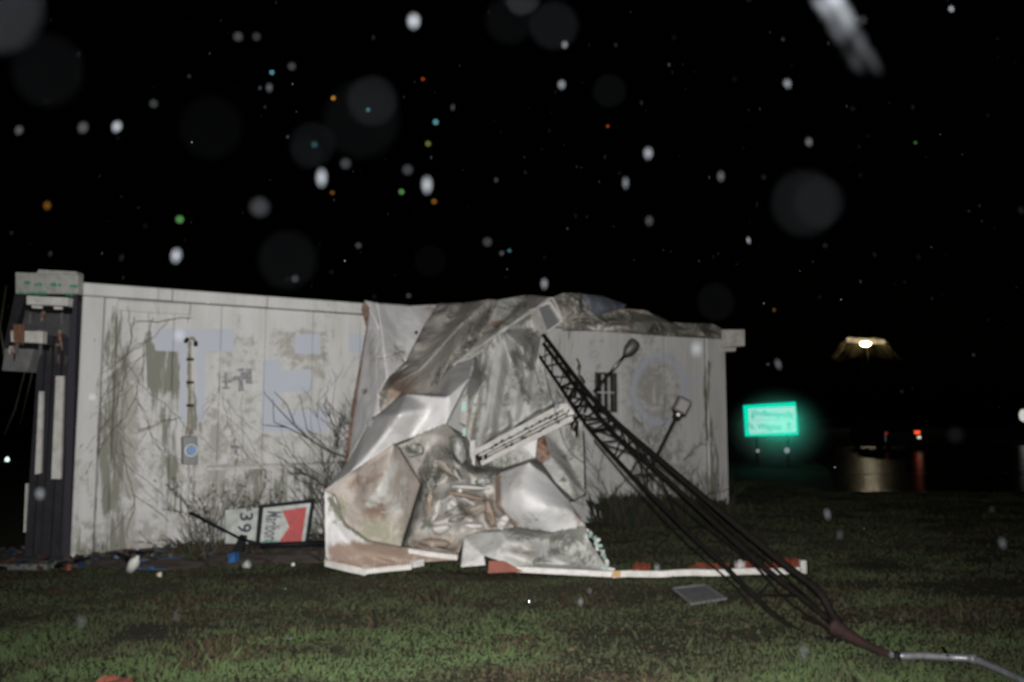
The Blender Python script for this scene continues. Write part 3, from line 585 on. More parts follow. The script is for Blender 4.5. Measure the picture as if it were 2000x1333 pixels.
ist = lambda x, y: (lin(x, y, [(872, 950), (930, 945), (955, 958)], 9, .8) + lin(x, y, [(862, 965), (858, 1000)], 7, .6) + lin(x, y, [(880, 975), (895, 1005)], 9, .7) + lin(x, y, [(835, 870), (845, 905)], 7, .6) + lin(x, y, [(850, 1035), (900, 1040)], 8, .5) + blob(x, y, 905, 955, 45, 14, .62) + blob(x, y, 878, 985, 14, 22, .62) + blob(x, y, 850, 1000, 14, 16, .5) + blob(x, y, 925, 1025, 20, 10, .55) + blob(x, y, 860, 905, 30, 14, .3),
                    lin(x, y, [(905, 862), (905, 890), (935, 915), (970, 924)], 16, .9) + lin(x, y, [(822, 945), (788, 1065)], 9, .9) + lin(x, y, [(880, 990), (925, 1000), (950, 985)], 12, .8) + lin(x, y, [(850, 940), (860, 915), (880, 925)], 7, .8) + lin(x, y, [(835, 970), (830, 1030)], 7, .7) + blob(x, y, 800, 880, 16, 18, .7) + blob(x, y, 900, 880, 30, 25, .75) + blob(x, y, 835, 925, 16, 20, .6) + blob(x, y, 880, 1000, 30, 12, .3), blob(x, y, 850, 1065, 60, 20, .6) + blob(x, y, 960, 1000, 12, 40, .5))  # gap and crease shade painted as dark lines among the real stains
sheet('crushed_core', ['n6', 'i1', 'i2', 'i3', 'i4', 'i5', 'i6', 'i7', 'i8', 'i9', 'h6', 'n4', 'n5'], ['i10', 'i11', 'i12', 'i13', 'i14', 'i15', 'i16', 'i17', 'i18', 'i19', 'i20', 'i21'],
      [('i10', 'i11'), ('i11', 'i12'), ('i12', 'i13'), ('i13', 'i15'), ('i14', 'i15'), ('i14', 'i18'), ('i16', 'i17'), ('i19', 'i4')], M_dirty, amp=.03, sc=3, levels=6, smooth=3, scat=(38, .24, 5, 17), stain_shade=ist)
sheet('dark_fold', ['i2', 'd9', 'd8', 'i4', 'k0', 'e3', 'e9', 'j1', 'i5', 'i4', 'i3'][:3] + ['i4', 'i3'], [], [], M_grey, amp=.02, stain_shade=lambda x, y: (Z(x), Z(x) + .55, Z(x) + .2))
sheet('dark_fold', ['i4', 'd8', 'e1', 'e3', 'e9', 'j1', 'i5'], ['k0'], [('i4', 'k0'), ('k0', 'e3')], M_grey, amp=.02, stain_shade=lambda x, y: (Z(x), Z(x) + .5 - blob(x, y, 1020, 875, 25, 20, .6), Z(x) + .1))
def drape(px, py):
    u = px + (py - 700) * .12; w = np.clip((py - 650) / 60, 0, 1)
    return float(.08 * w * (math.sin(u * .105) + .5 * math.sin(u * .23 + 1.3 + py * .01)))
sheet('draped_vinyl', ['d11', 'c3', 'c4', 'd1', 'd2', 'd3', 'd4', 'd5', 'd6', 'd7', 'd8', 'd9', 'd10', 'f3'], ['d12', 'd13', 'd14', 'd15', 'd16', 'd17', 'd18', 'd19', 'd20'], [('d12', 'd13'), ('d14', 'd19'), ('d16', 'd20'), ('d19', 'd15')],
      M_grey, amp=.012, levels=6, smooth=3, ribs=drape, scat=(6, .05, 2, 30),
      stain_shade=lambda x, y: (Z(x), np.clip(-np.sin((x + (y - 700) * .12) * .105 - .3) * .5, 0, 1) * np.clip((y - 640) / 60, 0, 1) * .45 + lin(x, y, [(925, 705), (980, 650), (1050, 605)], 9, .5) + lin(x, y, [(1003, 690), (1015, 740), (1030, 785)], 6, .7) + lin(x, y, [(1010, 690), (1040, 720)], 5, .6) + blob(x, y, 940, 735, 12, 60, .3) + blob(x, y, 985, 740, 7, 60, .25) + blob(x, y, 1030, 690, 10, 60, .45) + blob(x, y, 1040, 650, 25, 40, .3), blob(x, y, 920, 840, 20, 40, .3)))  # fold valleys darkened by rib phase: painted fold shade beside the stains
sheet('white_bulge_panel', ['i5', 'j1', 'j2', 'j3', 'j4', 'j5', 'i7', 'i6'], ['j6', 'j7', 'j8', 'j9', 'j10'], [('j6', 'j7'), ('j6', 'j9'), ('j7', 'j10')], amp=.012, smooth=9,
      stain_shade=lambda x, y: (Z(x), blob(x, y, 1035, 1015, 30, 10, .3) + lin(x, y, [(1000, 1032), (1080, 1044), (1144, 1030)], 6, .7), lin(x, y, [(970, 930), (972, 990), (1003, 1028)], 6, .9) + blob(x, y, 970, 975, 6, 50, .8) + blob(x, y, 1000, 1022, 20, 12, .45) + blob(x, y, 1130, 1005, 9, 30, .55) + blob(x, y, 985, 940, 30, 20, .15)))  # dark line at the lower edge is shade painted into the seam
sheet('torn_corner_sheet', ['e4', 'e5', 'e6', 'e7', 'e8', 'e9', 'e12'], ['e10', 'e11'], [('e10', 'e11'), ('e12', 'e11'), ('e4', 'e10')], M_grey, amp=.035, smooth=2,
      stain_shade=lambda x, y: (blob(x, y, 1102, 893, 6, 6, .8), blob(x, y, 1100, 937, 8, 6, .9) + blob(x, y, 1120, 860, 20, 40, .45), Z(x) + .1))
sheet('torn_corner_sheet', ['e1', 'e2', 'e3'], [], [], amp=.01, stain_shade=lambda x, y: (Z(x), Z(x) + .1, Z(x)))
sheet('torn_corner_sheet', ['j1', 'e9', 'e8', 'e7', 'j3', 'j2'], [], [], M_grey, amp=.01, stain_shade=lambda x, y: (Z(x), Z(x) + .25, Z(x) + .2))
sheet('lower_drape', ['i9', 'i8', 'i7', 'j5', 'j4', 'k1', 'k2', 'k3', 'k4'], ['k5', 'k6', 'k7', 'k8', 'k9'], [('k8', 'k5'), ('k5', 'k6'), ('k6', 'k2'), ('k9', 'k7'), ('k5', 'k9')], M_grey, amp=.02, smooth=3, scat=(12, .10, 2, 20),
      stain_shade=lambda x, y: (Z(x), lin(x, y, [(1000, 1036), (1080, 1045), (1145, 1036)], 8, .9) + lin(x, y, [(1040, 1100), (1090, 1075), (1130, 1050)], 10, .5) + blob(x, y, 1150, 1085, 40, 30, .5) + blob(x, y, 1050, 1052, 60, 8, .4), blob(x, y, 1010, 1075, 40, 12, .35)))  # seam and fold lines darkened to draw their shade
sheet('torn_triangle', ['i9', 'k4', 'm2', 'm1'], [], [], amp=.008, smooth=0, stain_shade=lambda x, y: (Z(x), Z(x) + .12, Z(x) + .15))
sheet('rust_strip', ['e2', 'e4', 'e12', 'e9', 'e3'], [], [], M_rust, amp=.005, levels=3, push=.02)
b = MB(); b.hexa([P(765, 872, 9.8), P(850, 930, 9.9), P(815, 1075, 9.6), P(775, 1072, 9.6)], (0, .02, 0)); b.build('gap_shade_sheet', mat('gap_shade_black', (.012, .011, .01), .9), CAN)  # dark sheet added so the gap beside the core reads as shade
rs_ = random.Random(77)
def scrap(cx, cy, w, h, Y, ang, mt, n=7, bulge=.07, stain_shade=None):
    ca, sa = math.cos(math.radians(ang)), math.sin(math.radians(ang)); T = {}
    for i in range(n):
        a = 2 * math.pi * i / n; k = rs_.uniform(.75, 1.1); x = math.cos(a) * w / 2 * k; y = math.sin(a) * h / 2 * k
        T['o%d' % i] = (cx + x * ca - y * sa, cy + x * sa + y * ca, Y + rs_.uniform(-.04, .06))
    for i, t in enumerate((-.28, .3)): T['c%d' % i] = (cx + w * t * ca + rs_.uniform(-2, 2), cy + w * t * sa, Y - bulge * rs_.uniform(.6, 1.2))
    sheet('crumpled_scrap', ['o%d' % i for i in range(n)], ['c0', 'c1'], [('c0', 'c1')], mt, amp=.01, sc=6, levels=4, smooth=1, ptd=T, stain_shade=stain_shade)
W1 = lambda x, y: (Z(x) + .75, Z(x), Z(x)); D1 = lambda x, y: (Z(x), Z(x) + .55, Z(x)); B1_ = lambda x, y: (Z(x), Z(x), Z(x) + .6)
for (cx, cy, w, h, Y, an, m_, st) in ((915, 952, 84, 17, 8.72, 4, M_dirty, W1), (884, 984, 24, 34, 8.70, 30, M_dirty, W1), (853, 1000, 15, 46, 8.74, 20, M_dirty, W1), (926, 1026, 44, 13, 8.74, 6, M_dirty, W1), (868, 912, 60, 16, 8.95, 42, M_grey, B1_), (893, 928, 50, 14, 8.95, 62, M_grey, D1),
                                     (905, 968, 90, 13, 8.72, 12, M_dirty, B1_), (930, 992, 48, 30, 8.78, -20, M_grey, B1_), (862, 1032, 38, 20, 8.70, -10, M_dirty, W1), (838, 985, 14, 60, 8.80, 12, M_dirty, B1_), (955, 1000, 18, 56, 8.84, -14, M_dirty, B1_), (815, 878, 30, 24, 8.95, 40, M_grey, D1),
                                     (850, 1060, 70, 20, 8.62, 3, M_dirty, B1_), (944, 940, 40, 18, 8.80, -12, M_grey, D1), (842, 945, 22, 30, 8.90, 20, M_grey, D1), (893, 1012, 40, 14, 8.72, -14, M_grey, D1), (898, 880, 24, 60, 9.2, -12, M_grey, D1), (982, 1022, 20, 34, 8.72, 30, M_dirty, W1)):
    scrap(cx, cy, w, h, Y, an, m_, stain_shade=st)
# box-section end of the fallen beam, with a dark plug painted as the shade inside
b = MB(); oq = [P(1050, 599, 10.95), P(1076, 588, 10.95), P(1100, 628, 10.95), P(1070, 650, 10.95)]
iq = [P(1052, 602, 10.95), P(1073, 593, 10.95), P(1095, 628, 10.95), P(1069, 647, 10.95)]
back = (-.35, .55, -.05)
def frame(b, o_, i_, n):
    n = Vector(n); k = len(o_); v = [Vector(q) for q in o_] + [Vector(q) for q in i_] + [Vector(q) + n for q in o_] + [Vector(q) + n for q in i_]
    f = []
    for j in range(k):
        m = (j + 1) % k; f += [(j, m, k + m, k + j), (2 * k + j, 2 * k + m, m, j), (k + j, k + m, 3 * k + m, 3 * k + j)]
    b.add(v, f)
frame(b, oq, iq, back); b.build('beam_end', M_trim, CAN)
b = MB(); n_ = Vector(back) * .06; b.hexa([Vector(q) + n_ for q in iq], n_ * .2); b.build('beam_shade_plug', mat('beam_inner_shade', (.085, .085, .09), .7), CAN)
b = MB(); b.hexa([P(883, 716, 10.2), P(979, 646, 10.6), P(1076, 582, 11.0), P(1076, 586, 11.0)], (0, .03, 0)); b.tube([P(885, 714, 10.2), P(981, 645, 10.6), P(1077, 583, 11.0)], .014, 6); b.build('beam_edge', M_trim, CAN)
b = MB(); b.tube([P(1078, 582, 10.95), P(1100, 625, 10.95)], .018, 6); b.build('beam_edge', M_trim, CAN)
# bottom trims
def strip(name, mt, pts, h, th=.05, par=CAN, **kw):
    q = [Vector(p) for p in pts]; b = MB()
    for i in range(len(q) - 1):
        b.hexa([q[i], q[i + 1], q[i + 1] - Vector((0, 0, h)), q[i] - Vector((0, 0, h))], (0, th, 0))
    return b.build(name, mt, par, **kw)
strip('bottom_trim', M_white, [P(634, 1093, 8.62), P(672, 1102, 8.5)], .07)
strip('bottom_trim', M_white, [P(672, 1102, 8.5), P(714, 1111, 8.42)], .07)
strip('bottom_trim', M_white, [P(714, 1111, 8.42), P(760, 1106, 8.46), P(804, 1102, 8.5)], .055)
strip('torn_trim_piece', M_white, [P(798, 1072, 8.7), P(850, 1080, 8.68), P(893, 1085, 8.66)], .05)
strip('torn_trim_piece', M_trim, [P(806, 1096, 8.55), P(828, 1092, 8.55)], .07)
b = MB()
for i in range(26):
    x = 637 + i * 6.4; y = 1093 + (x - 634) * .225 if x < 714 else 1111 - (x - 714) * .1; Y = 8.6 - .002 * (x - 634) if x < 714 else 8.4
    b.hexa([P(x, y - 6, Y - .02), P(x + 2.0, y - 5.6, Y - .02), P(x + 2.0, y + 3, Y - .02), P(x, y + 2.6, Y - .02)], (0, .01, 0))
b.build('staple_row', M_rust, CAN, kind='stuff')
strip('bottom_trim', M_white, [P(1008, 1107, 8.42), P(1100, 1112, 8.38), P(1198, 1117, 8.36)], .055)
b = MB(); b.hexa([P(955, 1096, 8.45), P(985, 1097, 8.43), P(1022, 1117, 8.4), P(953, 1120, 8.42)], (0, .03, 0)); b.build('red_fascia_piece', M_red, CAN)
# chain of torn fasteners and scraps down the right edge
b = MB(); r2 = random.Random(4)
for i in range(16):
    u = i / 15; x = 1150 + 42 * u + r2.uniform(-6, 6); y = 1036 + 76 * u
    c = P(x, y, 8.85 - .4 * u); M = Matrix.Rotation(r2.uniform(0, 3), 3, 'Y') @ Matrix.Rotation(r2.uniform(-.6, .6), 3, 'X'); b.box(c, (r2.uniform(.03, .07), .01, r2.uniform(.02, .05)), M, r2.choice((0, 0, 1)))
b.build('torn_scraps', [M_white, mat('pale_green_scrap', (.22, .32, .28), .5)], CAN, kind='stuff')
# black bolt hole in the upper sheet
b = MB(); disc(b, P(813, 650, 10.25), .022, 14, Vector((0, -1, 0)), .008); b.build('bolt', M_black, CAN)
b = MB(); disc(b, P(726, 828, 9.3), .055, 14, Vector((.3, -1, .2)).normalized(), .01, 0, .9); b.build('dent_plate', mat('dull_grey_plate', (.17, .17, .175), .5), CAN)
sheet('green_scrap', ['x1', 'x2', 'x3', 'x4'], [], [], M_dirty, amp=.01, levels=3, ptd={'x1': (902, 775, 9.6), 'x2': (914, 770, 9.6), 'x3': (912, 832, 9.55), 'x4': (898, 826, 9.5)})
b = MB(); b.hexa([P(902, 786, 9.5), P(911, 785, 9.5), P(910, 803, 9.5), P(900, 803, 9.5)], (0, .01, 0)); b.build('green_paint_scrap', mat('aqua_paint', (.22, .42, .38), .5), CAN); b = MB(); b.hexa([P(903, 838, 9.5), P(909, 836, 9.5), P(909, 852, 9.5), P(904, 852, 9.5)], (0, .01, 0)); b.build('green_paint_scrap', mat('aqua_paint', (.22, .42, .38), .5), CAN)

# sign strip: white slats with dark gaps, tilted across the drape
slt = thing('tilted_light_strip', P(1020, 850, 9.7), 'long white slatted sign strip lying diagonally across the grey draped sheet', 'sign strip')
A0, A1, B0, B1 = (925, 880), (1098, 787), (937, 912), (1121, 822)
def lerp2(a, c, t): return (a[0] + (c[0] - a[0]) * t, a[1] + (c[1] - a[1]) * t)
def sy(u, w): return 9.55 + .35 * u - .12 * w
for k, (w0, w1) in enumerate(((.0, .30), (.36, .50), (.56, .66), (.72, 1.0))):
    L0, L1 = lerp2(A0, B0, w0), lerp2(A0, B0, w1); R0, R1 = lerp2(A1, B1, w0), lerp2(A1, B1, w1)
    e = .0 if k not in (0, 3) else .03
    L0 = lerp2(L0, R0, (.0, .03, .05, .02)[k]); L1 = lerp2(L1, R1, (.0, .03, .05, .02)[k])
    b = MB(); b.hexa([P(*L0, sy(0, w0)), P(*R0, sy(1, w0)), P(*R1, sy(1, w1)), P(*L1, sy(0, w1))], (0, .05, 0)); b.build('slat', M_white, slt, bevel=.004)
b = MB(); b.hexa([P(*lerp2(A0, B0, .03), sy(0, .1) + .06), P(*lerp2(A1, B1, .03), sy(1, .1) + .06), P(*lerp2(A1, B1, .97), sy(1, .9) + .06), P(*lerp2(A0, B0, .97), sy(0, .9) + .06)], (0, .02, 0)); b.build('backing_board', M_dkmetal, slt)
b = MB(); b.hexa([P(1092, 789, 9.83), P(1108, 787, 9.85), P(1123, 806, 9.8), P(1117, 824, 9.76)], (0, .06, 0)); b.build('end_cap', M_white, slt, bevel=.012)
b = MB(); disc(b, P(1088, 794, 9.8), .03, 14, Vector((0, -1, 0)), .02); b.build('knob', M_navy, slt)
b = MB(); r2 = random.Random(8)
for i in range(34):
    u = r2.uniform(.02, .95); w = r2.choice((.33, .53, .69, .33, .69)) + r2.uniform(-.06, .06); q = lerp2(lerp2(A0, B0, w), lerp2(A1, B1, w), u)
    b.box(P(*q, sy(u, w) - .012), (r2.uniform(.02, .08), .012, r2.uniform(.01, .03)), Matrix.Rotation(math.radians(28 + r2.uniform(-20, 20)), 3, 'Y') if False else Matrix.Rotation(-math.radians(28 + r2.uniform(-20, 20)), 3, 'Y'))
b.build('clip_fragments', M_dkmetal, slt, kind='stuff')
strip('vertical_rail', M_trim, [P(918, 862, 9.68), P(928, 860, 9.68)], .0 + .35, .03, par=slt)

# long trim rail lying on the grass at right, with red scraps behind it
rail = thing('fallen_trim_rail', G(1380, 1124), 'long white trim rail lying flat on the grass in front of the lattice mast', 'trim rail')
ra, rb_ = P(1196, 1117, 8.3), P(1575, 1109, 8.42)
b = MB(); k = 12
for i in range(k):
    p = ra.lerp(rb_, i / k); q = ra.lerp(rb_, (i + 1) / k); dz = .006 * math.sin(i * 1.7); dz2 = .006 * math.sin((i + 1) * 1.7)
    b.hexa([p + Vector((0, 0, dz)), q + Vector((0, 0, dz2)), q + Vector((0, 0, dz2 - .06)), p + Vector((0, 0, dz - .06))], (0, .045, 0))
b.build('rail', M_white, rail)
b = MB(); b.box(P(1568, 1107, 8.4), (.06, .06, .13)); b.build('end_block', M_trim, rail, bevel=.006)
b = MB(); b.hexa([P(1200, 1116, 8.27), P(1212, 1115, 8.27), P(1212, 1128, 8.27), P(1194, 1127, 8.27)], (0, .01, 0)); b.build('wood_end', mat('raw_wood_end', (.42, .25, .10), .7), rail)
for i, (x0, x1, y0_, y1_, lab) in enumerate(((1235, 1270, 1098, 1118, 'dull red scrap behind the left part of the white rail'), (1346, 1424, 1099, 1117, 'wide flat orange red scrap behind the middle of the white rail'),
                                        (1436, 1476, 1094, 1116, 'bent red scrap with white face behind the rail under the mast'), (1478, 1530, 1100, 1116, 'long low red scrap behind the rail between the mast chords'), (1528, 1560, 1090, 1113, 'small red scrap at the right end of the white rail'))):
    b = MB(); r3 = random.Random(i); n = 6
    for j in range(n):
        xa = x0 + (x1 - x0) * j / n; xb = x0 + (x1 - x0) * (j + 1) / n; ya = y0_ + (0 if i in (1, 3) else 1) * r3.uniform(0, 4) + (8 if j in (0,) else 0); Yb = 8.62 + .05 * (j % 2)
        b.hexa([P(xa, ya, Yb), P(xb, y0_ + r3.uniform(0, 4), 8.62 + .05 * ((j + 1) % 2)), P(xb, y1_, 8.5), P(xa, y1_, 8.5)], (0, .02, 0), 1 if i == 2 and j in (1, 2) else 0)
    b.build('red_scrap', [M_red if i != 1 else M_orange, M_white], label=lab, cat='scrap', group='red scraps along the white rail')

# ------------------------------------------------------------------ torn roofing on the right half of the roof
RF = thing('torn_roofing', Wp(1250, 640, 0), 'torn roofing and rubble heaped along the right half of the roof', 'roofing')
RP = {'q1': (1078, 582, 11.7), 'q2': (1100, 573, 12.0), 'q3': (1135, 573, 12.2), 'q4': (1150, 600, 12.1), 'q5': (1166, 622, 12.1), 'q6': (1103, 626, 11.75), 'q7': (1125, 598, 11.75), 'q8': (1140, 610, 11.95),
      'w1': (1136, 574, 12.4), 'w2': (1175, 578, 12.6), 'w3': (1225, 596, 12.9), 'w4': (1205, 616, 12.7), 'w5': (1160, 618, 12.4), 'w6': (1185, 600, 12.45),
      'y1': (1100, 624, 11.8), 'y2': (1165, 618, 12.1), 'y3': (1215, 603, 12.6), 'y4': (1262, 607, 12.9), 'y5': (1312, 630, 13.2), 'y6': (1392, 633, 13.6), 'y7': (1409, 642, 13.65), 'y8': (1409, 662, 13.55), 'y9': (1290, 656, 12.85), 'y10': (1168, 646, 12.2), 'y11': (1098, 646, 11.8),
      'y12': (1230, 630, 12.4), 'y13': (1280, 628, 12.75), 'y14': (1180, 632, 12.05), 'y15': (1350, 646, 13.1)}
sheet('roofing_roll', ['q1', 'q2', 'q3', 'q4', 'q5', 'q6'], ['q7', 'q8'], [('q2', 'q7'), ('q7', 'q6'), ('q3', 'q8'), ('q8', 'q5')], M_dirty, amp=.04, sc=6, smooth=1, scat=(10, .2, 3, 9), ptd=RP, par=RF, stain_shade=lambda x, y: (Z(x), blob(x, y, 1120, 595, 30, 25, .6), Z(x) + .2))
M_bluegrey = mat('blue_grey_roof_felt', (.07, .08, .10), .5, (.11, .12, .14), 5, .2, 30)
sheet('roof_felt', ['w1', 'w2', 'w3', 'w4', 'w5'], ['w6'], [('w6', 'w3'), ('w6', 'w1')], M_bluegrey, amp=.03, ptd=RP, par=RF)
sheet('torn_edge', ['y1', 'y2', 'y3', 'y4', 'y5', 'y6', 'y7', 'y8', 'y9', 'y10', 'y11'], ['y12', 'y13', 'y14', 'y15'], [('y12', 'y13'), ('y14', 'y12'), ('y13', 'y15')], M_dirty, amp=.04, sc=3, levels=5, smooth=1, scat=(40, .22, 8, 9), ptd=RP, par=RF,
      stain_shade=lambda x, y: (blob(x, y, 1180, 640, 40, 8, .8), rect(x, y, 1230, 1410, 615, 652, .62, 14) + lin(x, y, [(1105, 645), (1250, 655), (1408, 664)], 4, .7) + blob(x, y, 1180, 625, 60, 8, .5) + .3, Z(x) + .3))

# ------------------------------------------------------------------ fallen lattice mast
mast = thing('fallen_lattice_mast', G(1700, 1275), 'dark rusty lattice mast fallen diagonally against the roof with two floodlights', 'lattice mast')
Ya, Yb_ = 5.55, 11.15
def my(px):
    t = (px - 1740) / (1058 - 1740.0); t = max(-.1, min(1.05, t)); return 1 / ((1 - t) / Ya + t / Yb_)
def chordp(pts, dy): return [P(x, y, my(x) + dy) for x, y in pts]
c1 = [(1060, 652), (1140, 757), (1190, 811), (1231, 849), (1284, 894), (1423, 1012), (1531, 1101), (1596, 1152), (1626, 1200), (1648, 1232)]
c2 = [(1053, 695), (1092, 752), (1130, 808), (1158, 846), (1242, 937), (1349, 1044), (1423, 1113), (1481, 1172), (1522, 1208), (1570, 1238), (1610, 1249), (1650, 1246)]
c3 = [(1062, 672), (1130, 762), (1200, 848), (1284, 921), (1415, 1039), (1494, 1110), (1599, 1194), (1626, 1220), (1648, 1238)]
CH = []
for pts, dy, r in ((c1, .0, .028), (c2, -.05, .020), (c3, .32, .025)):
    q = curve_path(chordp(pts, dy * 1.0), 6)
    # the back chord comes home to the base
    if dy > .1:
        n = len(q); q = [p if i < n * .8 else p.lerp(P(*[proj(p.x, p.y, p.z)[0], proj(p.x, p.y, p.z)[1]], my(proj(p.x, p.y, p.z)[0])), (i / n - .8) / .2) for i, p in enumerate(q)]
    CH.append(q); b = MB(); b.tube(q, r, 8); b.build('chord', M_dkmetal, mast, smooth=True)
def at_(q, u): i = u * (len(q) - 1); k = min(int(i), len(q) - 2); return q[k].lerp(q[k + 1], i - k)
nb = 30
for i in range(nb):
    u = i / nb * .93 * .93 + .01; v = (i + .9) / nb * .93 * .93 + .01
    if u > .44: continue
    for (A, B_) in ((0, 1), (1, 2), (2, 0)):
        a, c = (at_(CH[A], u), at_(CH[B_], v)) if i % 2 == 0 else (at_(CH[B_], u), at_(CH[A], v))
        if u < .36 or A == 0: b = MB(); b.tube([a, c], .0085, 5); b.build('brace', M_dkmetal, mast)
    if i in (3, 9): b = MB(); b.tube([at_(CH[0], u), at_(CH[1], u)], .012, 5); b.build('brace', M_dkmetal, mast)
for pts in ([(1493, 1163), (1560, 1162)], [(1484, 1160), (1500, 1140)], [(1568, 1206), (1600, 1218), (1640, 1240)]):
    b = MB(); b.tube([P(x, y, my(x) - .03) for x, y in pts], .014 if len(pts) == 3 else .007, 6); b.build('brace', M_dkmetal, mast)
base = [P(1632, 1225, my(1632)), P(1660, 1243, my(1660)), P(1700, 1264, my(1700)), P(1745, 1282, my(1745))]
b = MB(); b.tube(curve_path(base, 4), [.07, .062, .055, .05, .046, .042, .038, .034, .03, .028, .026, .024, .024], 10); b.build('base_cone', mat('rusted_base', (.012, .008, .007), .65, (.030, .011, .008), 16), mast, smooth=True)
# joint clutter where the second mast section and floodlight brackets meet
b = MB(); r2 = random.Random(12)
for i in range(15):
    u = i / 14; x = 1132 + r2.uniform(-10, 16); y = 735 + 95 * u; p = P(x, y, my(x) - .02 + r2.uniform(0, .2)); q = P(x + r2.uniform(-22, 22), y + r2.uniform(8, 30), my(x) + r2.uniform(0, .2)); b.tube([p, q], r2.uniform(.008, .02), 6)
b.tube([P(1128, 722, my(1128)), P(1131, 708, my(1128)), P(1126, 700, my(1128))], .008, 5); b.tube([P(1131, 735, my(1131)), P(1133, 712, my(1131))], .009, 5)
b.build('bracket_cluster', M_dkmetal, mast, smooth=True)
def flood(base_px, head_px, dirn, Yb, mt):
    a = P(*base_px, Yb); h = P(*head_px, Yb + .05); b = MB(); b.tube([a, h], .014, 8); b.build('lamp_arm', M_dkmetal, mast, smooth=True)
    d = (h - a).normalized(); sd = d.cross(Vector((0, 1, 0))).normalized(); fr = Vector((0, 1, 0)); b = MB()
    prof = ((0, .035), (.03, .05), (.07, .08), (.17, .09), (.21, .075), (.225, .05)); k = 14; vs = []; fs = []
    for (t, r) in prof:
        for j in range(k):
            an = 2 * math.pi * j / k; vs.append(h + d * t + sd * math.cos(an) * r * .85 + fr * math.sin(an) * r * .7)
    for i in range(len(prof) - 1):
        for j in range(k): fs.append((i * k + j, i * k + (j + 1) % k, (i + 1) * k + (j + 1) % k, (i + 1) * k + j))
    fs += [tuple(range(k))[::-1], tuple((len(prof) - 1) * k + j for j in range(k))]; b.add(vs, fs); ho = b.build('lamp_head', mt, mast, smooth=True)
    return h, d, sd, ho
h, d, sd, ho = flood((1160, 765), (1220, 694), 0, 9.6, mat('dark_grey_lamp', (.045, .04, .04), .5, (.03, .027, .027), 20))
b = MB(); b.tube([P(1196, 722, 9.58), P(1210, 706, 9.58)], .02, 8); b.build('arm_collar', M_pipe, mast, smooth=True)
# second floodlight: square head with bracket
yl = 8.75; a = P(1277, 902, yl); h = P(1322, 812, yl); d = (h - a).normalized(); sd = d.cross(Vector((0, 1, 0))).normalized()
b = MB(); b.tube([a, h], .017, 8); b.build('lamp_arm', M_dkmetal, mast, smooth=True)
M3 = Matrix((sd, Vector((0, 1, 0)), d)).transposed()
M_lampg = mat('lamp_housing_grey', (.040, .033, .030), .6, (.065, .058, .055), 12)
b = MB(); b.box(h + d * .12, (.15, .12, .17), M3); b.build('lamp_head', M_lampg, mast, bevel=.02)
b = MB(); b.box(h + d * .115 - Vector((0, .064, 0)), (.10, .01, .11), M3); b.build('lamp_glass', mat('dull_lamp_glass', (.10, .095, .09), .4), mast)
b = MB(); b.box(h + d * .005, (.075, .08, .07), M3); b.tube([h + d * .02 + sd * .05, h + d * .02 - sd * .05], .02, 8); b.build('lamp_knuckle', M_dkmetal, mast, bevel=.008)
b = MB(); disc(b, h + d * .01 - Vector((0, .045, 0)), .017, 14, Vector((0, -1, 0)), .01); b.build('lamp_bolt', mat('bright_bolt', (.45, .45, .45), .4), mast)
# cables hanging from the mast
for pts, r in (([(1139, 842), (1141, 880), (1143, 968)], .010), ([(1063, 720), (1078, 780), (1105, 870), (1140, 905)], .005), ([(1038, 700), (1060, 770)], .003), ([(1112, 800), (1106, 812), (1122, 812)], .009)):
    b = MB(); b.tube(curve_path([P(x, y, 9.75 if y > 690 else 10.6) for x, y in pts], 5), r, 6); b.build('cable', M_dkmetal, mast, smooth=True)
for pts in ([(1205, 850), (1300, 960), (1395, 1040), (1470, 1100), (1540, 1175), (1610, 1222)], [(1160, 860), (1250, 965), (1340, 1060), (1430, 1140), (1500, 1215), (1590, 1252), (1650, 1250)], [(1150, 790), (1215, 858), (1330, 945), (1440, 1045), (1560, 1150), (1640, 1228)]):
    b = MB(); b.tube(curve_path([P(x, y, my(x) + .1) for x, y in pts], 6), .007, 6); b.build('cable', M_dkmetal, mast, smooth=True)
# grey pipe from the mast foot
pipe = thing('bent_grey_pipe', G(1850, 1285), 'bent grey pipe on the grass leading from the mast foot out of frame', 'pipe')
pp = [(1738, 1279), (1765, 1282), (1800, 1281), (1850, 1284), (1893, 1286), (1915, 1292), (1960, 1312), (2010, 1336), (2080, 1372)]
b = MB(); b.tube([G(x, y, .05) for x, y in pp], .024, 10); b.build('tube', M_pipe, pipe, smooth=True)
b = MB(); b.tube([G(1893, 1286, .05), G(1908, 1289, .05)], .031, 10); b.build('coupling', M_pipe, pipe, smooth=True)
b = MB(); b.tube([G(1742, 1279, .05), G(1760, 1282, .05)], .026, 10); b.build('coupling', M_dkmetal, pipe, smooth=True)
b = MB(); b.tube([G(1852, 1292, .0), G(1852, 1284, .06), G(1842, 1266, .05)], .012, 6); b.build('stake', M_dkmetal, pipe, smooth=True)

